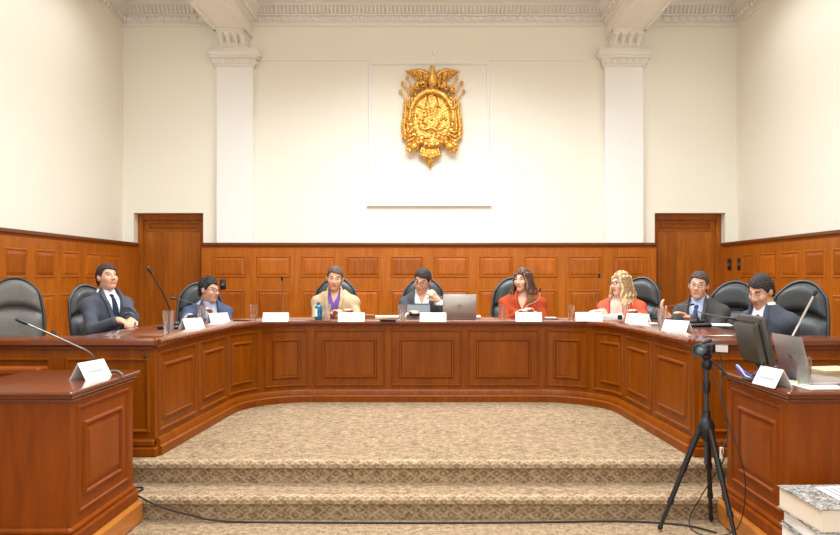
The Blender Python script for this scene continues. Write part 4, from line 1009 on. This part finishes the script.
mic(place(98, 371, DT), [at(90, 353, 4.45), at(70, 343, 4.4), at(48, 333, 4.35), at(26, 323.5, 4.3)], 'long gooseneck microphone reaching left over the left front desk', 0.8, 0.005, STEEL, 0.06)
mic(place(782, 372, DT), [at(786, 350, 4.1), at(800, 322, 4.08), at(814, 295, 4.05)], 'long straight microphone stem leaning right on the right front desk', 0.8, 0.006, base_mat('light_steel', (190, 178, 168), rough=0.4, metal=0.3), 0.03)
# desk phone
p = place(418.5, 318.5, TB); r = empty('desk_phone', p, 0, 'dark office desk phone before the man with hand at face', 'phone')
mb = MB(); mb.add([(-.12,-.06,0),(.12,-.06,0),(.12,.12,0),(-.12,.12,0),(-.11,-.05,.03),(.11,-.05,.03),(.11,.10,.13),(-.11,.10,.13)], [(3,2,1,0),(4,5,6,7),(0,1,5,4),(1,2,6,5),(2,3,7,6),(3,0,4,7)]); mb.build('housing', base_mat('phone_grey', (62, 64, 68), rough=.6), r)
MB().box(-.10,.10,-.055,-.025,.035,.055,.01).build('handset', BLACKP, r, True)
MB().box(-.06,.09,.112,.122,.05,.14,.004).build('display', BLACKP, r)
# laptop seen from behind
def laptop(loc, yaw, w, d, hh, tilt, label, logo=True):
    r = empty('laptop', loc, yaw, label, 'laptop')
    MB().box(-w/2, w/2, 0, d, 0.002, 0.018, 0.005).build('keyboard_base', SILVER, r, True)
    lid = MB().box(-w/2, w/2, -0.007, 0.0, 0, hh, 0.004); M = Matrix.Translation((0, 0, 0.014)) @ Matrix.Rotation(math.radians(tilt), 4, 'X'); lid.xf(M); L = lid.build('lid', SILVER, r, True)
    mb = MB(); ring = [(0.021*math.cos(2*PI*i/20), -0.0076, hh*.5+0.021*math.sin(2*PI*i/20)) for i in range(21)]; mb.tube(ring, 0.0012, 5)
    for seg in ([(-.010,.016),(-.012,-.004)], [(-.012,.006),(-.004,.006),(-.006,-.008)], [(.003,.008),(0,-.018)], [(.003,.008),(.011,.008),(.009,-.005),(.001,-.006)]):
        mb.tube([(x, -0.0076, hh*.5+z) for x, z in seg], 0.0014, 5)
    mb.xf(M); mb.build('round_logo', base_mat('logo_dark', (84, 76, 76), rough=0.3), r)
    s = MB().box(-w/2+.01, w/2-.01, 0.0005, 0.0015, 0.012, hh-.012); s.xf(M); s.build('screen', BLACKP, r); return r
laptop(place(459.5, 319.4, TB), 0.02, 0.315, 0.22, 0.225, 8, 'silver laptop open on the center bench, lid towards the camera')
lp = at(797, 372, 4.08); laptop((1.955, 4.05, DT), -math.radians(90), 0.34, 0.23, 0.24, 13, 'silver laptop open on the right front desk beside the glass')
# monitor on the right desk
r = empty('computer_monitor', (1.80, 4.10, DT), math.radians(-92), 'dark grey flat computer monitor seen from behind on right desk', 'monitor')
M = Matrix.Translation((0, -0.03, 0.09)) @ Matrix.Rotation(math.radians(13), 4, 'X')
mb = MB(); mb.box(-.165, .165, 0.0, .035, 0, .26, .01); mb.xf(M); mb.build('bezel', base_mat('dark_bezel', (58, 54, 50), rough=.55), r, True)
mb = MB(); mb.box(-.155, .155, -0.035, 0.004, 0.01, .235, .02); mb.xf(M); mb.build('back_housing', base_mat('dark_housing', (64, 58, 50), rough=.6), r, True)
mb = MB(); mb.box(-.15, .15, 0.0345, .0365, 0.015, .245); mb.xf(M); mb.build('screen', BLACKP, r)
mb = MB(); mb.tube([(0, 0.02, 0.012), (0, 0.0, 0.06), (0, -0.04, 0.13), (0,-0.045,0.17)], [.03, .025, .03, .02], 10); mb.build('neck', BLACKP, r, True)
mb = MB(); mb.lathe([(0.11, 0.001), (0.11, 0.008), (0.05, 0.016), (0.03, 0.02)], n=24); mb.build('stand_foot', BLACKP, r, True)
# papers, folders, phones
def sheets(name, px, py, z, w, d, n, yaw, label, cat, mat=PAPER, t=0.006, g=None):
    p = place(px, py, z); mb = MB(); rg = random.Random(label)
    for i in range(n):
        M = Matrix.Rotation(rg.uniform(-.08, .08), 4, 'Z') @ Matrix.Translation((rg.uniform(-.008, .008), rg.uniform(-.008, .008), 0)); mb.box(-w/2, w/2, -d/2, d/2, i*t+0.0008, (i+1)*t, 0, M=M)
    o = mb.build(name, mat); o.location = p; o.rotation_euler = (0, 0, math.radians(yaw)); tag(o, label, cat, g); return o
sheets('paper_sheets', 388, 318.0, TB, 0.24, 0.2, 3, 3, 'cream papers on the center bench right of the beige man', 'papers', CREAM, 0.007)
o = sheets('wooden_block', 370, 318.2, TB, 0.10, 0.12, 2, 8, 'small brown wooden block beside the cream papers', 'block', base_mat('brown_wood_block', (150, 96, 52), rough=.5), 0.018)
def phone(px, py, z, yaw, label, w=0.075, l=0.15):
    p = place(px, py, z); r = empty('mobile_phone', p, math.radians(yaw), label, 'phone'); MB().box(-w/2, w/2, -l/2, l/2, 0, 0.009, 0.003).build('phone_case', BLACKP, r, True)
    MB().box(-w/2+.004, w/2-.004, -l/2+.008, l/2-.008, 0.009, 0.0096).build('screen', base_mat('phone_screen', (20, 22, 30), rough=.1), r)
phone(388, 320.2, TB, 80, 'black phone lying before the cream papers')
phone(242, 321.0, TB, 75, 'black phone lying left of the glass at the left bend')
phone(550, 319.3, TB, 82, 'black phone lying right of the brunette womans name card')
sheets('notepad', 551, 318.0, TB, 0.10, 0.10, 1, 0, 'small white notepad right of the brunette woman', 'notepad')
p = place(478.5, 318.8, TB); mb = MB(); mb.ball((0,0,0.012), 0.03, 14, sc=(.8,1.3,.6)); mb.xf(Matrix.Translation((0,0,0.006))); o = mb.build('computer_mouse', WHITE, None, True); o.location = p; tag(o, 'white computer mouse right of the silver laptop on the bench', 'mouse')
sheets('document_stack', 612, 319, TB, 0.20, 0.24, 7, -10, 'stack of clipped documents before the blonde woman', 'papers', PAPER, 0.006)
p = place(620, 321.8, TB); mb = MB(); mb.box(-.02, .02, -.01, .012, .02, .062, .004); mb.tube([(-.012,-.01,.05),(-.012,-.03,.058),(.012,-.03,.058),(.012,-.01,.05)], .0015, 5); o = mb.build('binder_clip', BLACKP); o.location = p; o['label'] = 'black binder clip on the documents before the blonde woman'; o['category'] = 'clip'
sheets('paper_sheets', 653, 323.5, TB, 0.10, 0.14, 1, -40, 'small white slip of paper left of the water glass by the raised hand', 'papers', PAPER, 0.002)
sheets('paper_sheets', 716, 325.5, TB, 0.22, 0.30, 3, -20, 'printed sheets on bench before the dark grey suited man', 'papers', base_mat('printed_sheet', (222, 214, 216), rough=.7, var=.15, vscale=20), 0.003)
sheets('paper_sheets', 722, 336.5, TB, 0.14, 0.21, 1, -70, 'white sheet on the bench end above the camcorder', 'papers', PAPER, 0.002)
sheets('paper_sheets', 815, 386, DT, 0.21, 0.24, 2, 8, 'white sheets under the glass on the right front desk', 'papers', PAPER, 0.0015)
sheets('paper_sheets', 786, 381.5, DT, 0.10, 0.20, 2, 20, 'pale green slips behind the right desk name card', 'papers', base_mat('green_paper', (196, 204, 160), rough=.8), 0.002)
o = sheets('folder_bundle', 832, 376, DT, 0.24, 0.20, 4, 12, 'tan soft folder at the right edge of the right desk', 'folder', base_mat('tan_cloth', (190, 168, 134), rough=.8, var=.1), 0.011)
# cables on the desks
def cable(name, pts, r, mat, label, cat='cable'):
    o = MB().tube(smooth_path(pts, 8), r, 6).build(name, mat, None, True); tag(o, label, cat); return o
BCAB = base_mat('blue_cable', (64, 88, 190), rough=.4); WCAB = base_mat('pale_blue_cable', (170, 184, 224), rough=.4); GCAB = base_mat('grey_cable', (110, 104, 98), rough=.5)
zc_ = DT+0.006
cable('blue_cable', [place(763, 368, zc_), place(748, 376, zc_), place(736, 366, zc_), place(744, 371, zc_), place(757, 379, zc_), place(764, 374, zc_)], .004, BCAB, 'blue network cable coiled beside the monitor')
cable('white_cable', [place(737, 365, zc_), place(741, 369, zc_+.006), place(746, 376, zc_+.006), place(756, 379, zc_), place(764, 377, zc_)], .006, WCAB, 'pale cable looped over the blue one by the monitor')
cable('blue_cable', [place(779, 377, zc_), place(788, 378.5, zc_), place(797, 378, zc_)], .006, BCAB, 'short blue cable between right desk card and glass')
cable('microphone_cable', [place(100, 368.5, DT+.007), place(108, 371.5, DT+.007), place(113, 371, DT+.007), place(118, 371.5, DT+.007), place(123, 375, DT+.007)], .007, GCAB, 'thick grey microphone cable behind the left desk name card')
# ---------------------------------------------------------------- ledgers on the floor, right foreground
MARB = base_mat('marbled_cover', (122, 118, 114), rough=.7)
def speckle(m, cols, scale):
    nt = m.node_tree; N = nt.nodes; tc = N.new('ShaderNodeTexCoord'); n = N.new('ShaderNodeTexNoise'); n.inputs['Scale'].default_value = scale; n.inputs['Detail'].default_value = 6; n.inputs['Distortion'].default_value = 2
    cr = N.new('ShaderNodeValToRGB'); e = cr.color_ramp.elements; e[0].position = .38; e[0].color = lin(cols[0]); e[1].position = .62; e[1].color = lin(cols[1]); nt.links.new(tc.outputs['Object'], n.inputs['Vector']); nt.links.new(n.outputs['Fac'], cr.inputs['Fac']); nt.links.new(cr.outputs[0], N['Principled BSDF'].inputs['Base Color'])
speckle(MARB, ((62, 58, 54), (176, 168, 158)), 34); PAGES = base_mat('page_edges', (226, 208, 188), rough=.85, var=.06, vscale=90); WPAGES = base_mat('white_page_edges', (240, 234, 228), rough=.85, var=.05, vscale=90)
def ledger(x, y, z, w, d, t, yaw, label, pages, lab=False, spine=False):
    r = empty('ledger_book', (x, y, z), math.radians(yaw), label, 'book', 'stacked ledger books')
    mb = MB(); mb.box(0, w, 0, d, 0, .004); mb.box(0, w, 0, d, t-.004, t); mb.build('cover', MARB, r)
    MB().box(0.008, w-.01, 0.006, d-.008, .0042, t-.0042, .002).build('page_block', pages, r)
    if lab:
        MB().box(.155, .35, .08, .33, t, t+.001).build('paper_label', PAPER, r)
        mb = MB()
        for k in range(4): mb.box(.185+.03*k, .194+.03*k, .10, .31, t+.001, t+.0015)
        mb.build('label_rules', BLACKP, r)
    if spine:
        MB().box(.05, .30, -.0015, 0.006, .006, t-.006).build('label_frame', BLACKP, r); MB().box(.06, .29, -.003, -.0015, .012, t-.012).build('front_label', base_mat('cream_label', (226, 222, 206), rough=.7), r)
        mb = MB()
        for k in range(5): mb.box(.068, .078, -.0042, -.003, .016+.011*k, .023+.011*k)
        mb.ball((.165, -.003, t/2), .02, 10, sc=(1,.1,1)); mb.build('label_marks', base_mat('label_ink', (110, 120, 118), rough=.7), r)
zs = 0.0; rg = random.Random(3)
spec = [(0.085, -2, PAGES), (0.075, 4, WPAGES), (0.08, -3, PAGES), (0.085, 3, WPAGES), (0.085, -2, PAGES)]
NM = ['bottom', 'second from bottom', 'third from bottom', 'second from top, with black framed label on its front', 'topmost, grey marbled cover with ruled white label']
ledger(1.625, 3.13, 0.0, .46, .36, .085, 0, 'ledger at the very bottom of the book stack by right desk', PAGES)
ledger(1.610, 3.12, 0.085, .46, .36, .075, 3, 'ledger lying second from the bottom of the book stack', WPAGES)
ledger(1.56, 3.11, 0.160, .50, .38, .085, 0, 'ledger sticking out left in the book stack, third from bottom', WPAGES)
ledger(1.60, 3.10, 0.245, .46, .38, .085, 0, 'ledger with black framed front label in the book stack', WPAGES, spine=True)
ledger(1.60, 3.14, 0.330, .46, .36, .065, -3, 'ledger with white pages just under the topmost book', WPAGES)
ledger(1.61, 3.13, 0.395, .48, .37, .100, 2, 'topmost grey marbled ledger with ruled white label, cream pages', PAGES, lab=True)
# ---------------------------------------------------------------- camcorder on tripod
ax, ay = 1.56, 4.29
t = empty('tripod', (ax, ay, 0), 0, 'black camera tripod standing on the carpet before the right desk', 'tripod'); W0 = Vector((ax, ay, 0))
feet = [(1.31, 4.34, 0), (1.63, 4.02, 0), (1.665, 4.50, 0)]
for f_ in feet:
    a = Vector((ax, ay, 0.60)); b = Vector(f_)+Vector((0,0,.012)); d = (b-a); a = a+Vector((d.x, d.y, 0)).normalized()*0.035
    P = lambda k: a+(b-a)*k-W0
    g = MB(); g.tube([P(0), P(.40)], .017, 10); g.tube([P(.38), P(.43)], .020, 10); g.tube([P(.43), P(.72)], .014, 10); g.tube([P(.70), P(.745)], .0175, 10); g.tube([P(.745), P(.97)], .011, 10)
    L = g.build('leg', BLACKP, t, True); MB().tube([P(.95), P(.975), P(1.0)], [.011, .015, .012], 10).build('rubber_foot', BLACKP, L, True)
MB().lathe([(.02,.53),(.035,.56),(.045,.59),(.045,.62),(.03,.65),(.022,.66),(.022,.70)], n=16).build('shoulder', BLACKP, t, True, 50)
MB().lathe([(.0125,.40),(.0125,.97)], n=12).build('center_column', base_mat('column_grey', (62, 66, 72), rough=.35, metal=.4), t, True)
MB().lathe([(.019,.80),(.021,.82),(.021,.85),(.019,.87)], n=14).build('column_lock', BLACKP, t, True)
mb = MB(); mb.lathe([(.02,.93),(.028,.94),(.028,.98),(.02,.99),(.03,1.0),(.03,1.012),(.02,1.013)], n=14); mb.tube([(.02,0,.985),(.06,-.02,.95),(.10,-.04,.90)], [.008,.007,.010], 8); mb.build('pan_head', BLACKP, t, True, 50)
cam_r = empty('camcorder', (ax, ay, 1.013), math.radians(-38), 'black camcorder with flip-out screen mounted on the tripod', 'camcorder')
MB().box(-.032, .032, -.075, .085, .004, .068, .014).build('camera_body', BLACKP, cam_r, True, 50)
mb = MB(); M = Matrix.Translation((0, -.07, .036)) @ Matrix.Rotation(PI/2, 4, 'X')
mb.lathe([(.030,0),(.033,.01),(.033,.045),(.036,.05),(.036,.065),(.029,.066),(.027,.045)], n=20); mb.xf(M); mb.build('lens_barrel', base_mat('barrel_grey', (54, 58, 62), rough=.3), cam_r, True, 50)
mb = MB(); mb.lathe([(.001,.052),(.015,.051),(.026,.046)], n=18); mb.xf(M); mb.build('lens_glass', base_mat('lens_coating', (120, 140, 145), rough=.05, metal=.5), cam_r, True)
mb = MB(); mb.tube([(0,-.085,.074),(0,-.03,.080),(0,.05,.082),(0,.075,.076)], [.009,.012,.012,.009], 8); mb.build('top_handle', GREYP, cam_r, True)
mb = MB(); mb.box(.034, .115, .03, .045, .012, .062, .004); mb.build('flip_screen', BLACKP, cam_r, True); mb = MB(); mb.box(.042, .110, .028, .0298, .018, .056); mb.build('screen_face', base_mat('screen_pale', (214, 196, 184), rough=.3), cam_r)
mb = MB(); mb.box(-.006, .006, -.003, .003, 0, .04, .001); o = mb.build('cable_tag', CREAM); o.location = (1.60, 4.17, .455); o.data.transform(Matrix.Scale(1.6, 4)); tag(o, 'small cream tag hanging on the cable at the tripod legs', 'tag')
BC = base_mat('black_cable', (20, 18, 18), rough=.5)
cable('camera_cable', [(1.61, 4.34, 1.06), (1.66, 4.33, .98), (1.63, 4.24, .80), (1.645, 4.2, .60), (1.60, 4.165, .50), (1.605, 4.165, .44), (1.58, 4.40, .20), (1.52, 4.44, .05), (1.50, 4.35, .008), (1.56, 4.2, .006), (1.62, 4.15, .006)], .0035, BC, 'thin black cable hanging from the camcorder to the carpet')
cable('camera_cable', [(1.59, 4.31, .98), (1.60, 4.10, .70), (1.665, 4.02, .40), (1.66, 4.08, .12), (1.58, 4.18, .02), (1.52, 4.12, .006), (1.47, 4.0, .006)], .003, BC, 'black cable loop between the tripod legs and right desk')
cable('floor_cable', [(-1.90, 4.66, .152), (-1.80, 4.70, .152), (-1.76, 4.66, .152), (-1.77, 4.58, .153), (-1.73, 4.515, .150), (-1.585, 4.502, .087), (-1.42, 4.50, .042), (-1.2, 4.49, .008), (-.6, 4.475, .006), (0, 4.47, .006), (.6, 4.48, .006), (1.05, 4.50, .006), (1.30, 4.48, .006), (1.50, 4.42, .006), (1.62, 4.3, .006)], .0055, BC, 'long black cable running along the foot of the carpeted steps')
# switches on the walls
def switch(M, label, w=.045, hgt=.15):
    r = empty('wall_switch', M.translation, 0, label, 'switch'); R3 = M.to_3x3().to_4x4()
    mb = MB(); mb.box(-w/2, w/2, -.012, 0, -hgt/2, hgt/2, .004); mb.xf(R3); mb.build('plate', BLACKP, r, True)
    mb = MB(); mb.box(-w/4, w/4, -.018, -.012, -.02, .02, .002); mb.xf(R3); mb.build('rocker', GREYP, r)
switch(Matrix.Translation((-2.94, FB-.002, 1.34)), 'black square switch plate on the back wainscot beside left door', .085, .14)
mR = Matrix.Rotation(-PI/2, 4, 'Z')
mR = Matrix.Rotation(PI/2, 4, 'Z')
switch(Matrix.Translation((4.19, 10.62, 1.62)) @ Matrix.Rotation(-PI/2, 4, 'Z'), 'black wall switch left one of the pair beside right door', .12, .16)
switch(Matrix.Translation((4.19, 10.28, 1.62)) @ Matrix.Rotation(-PI/2, 4, 'Z'), 'black wall switch right one of the pair beside right door', .12, .16)
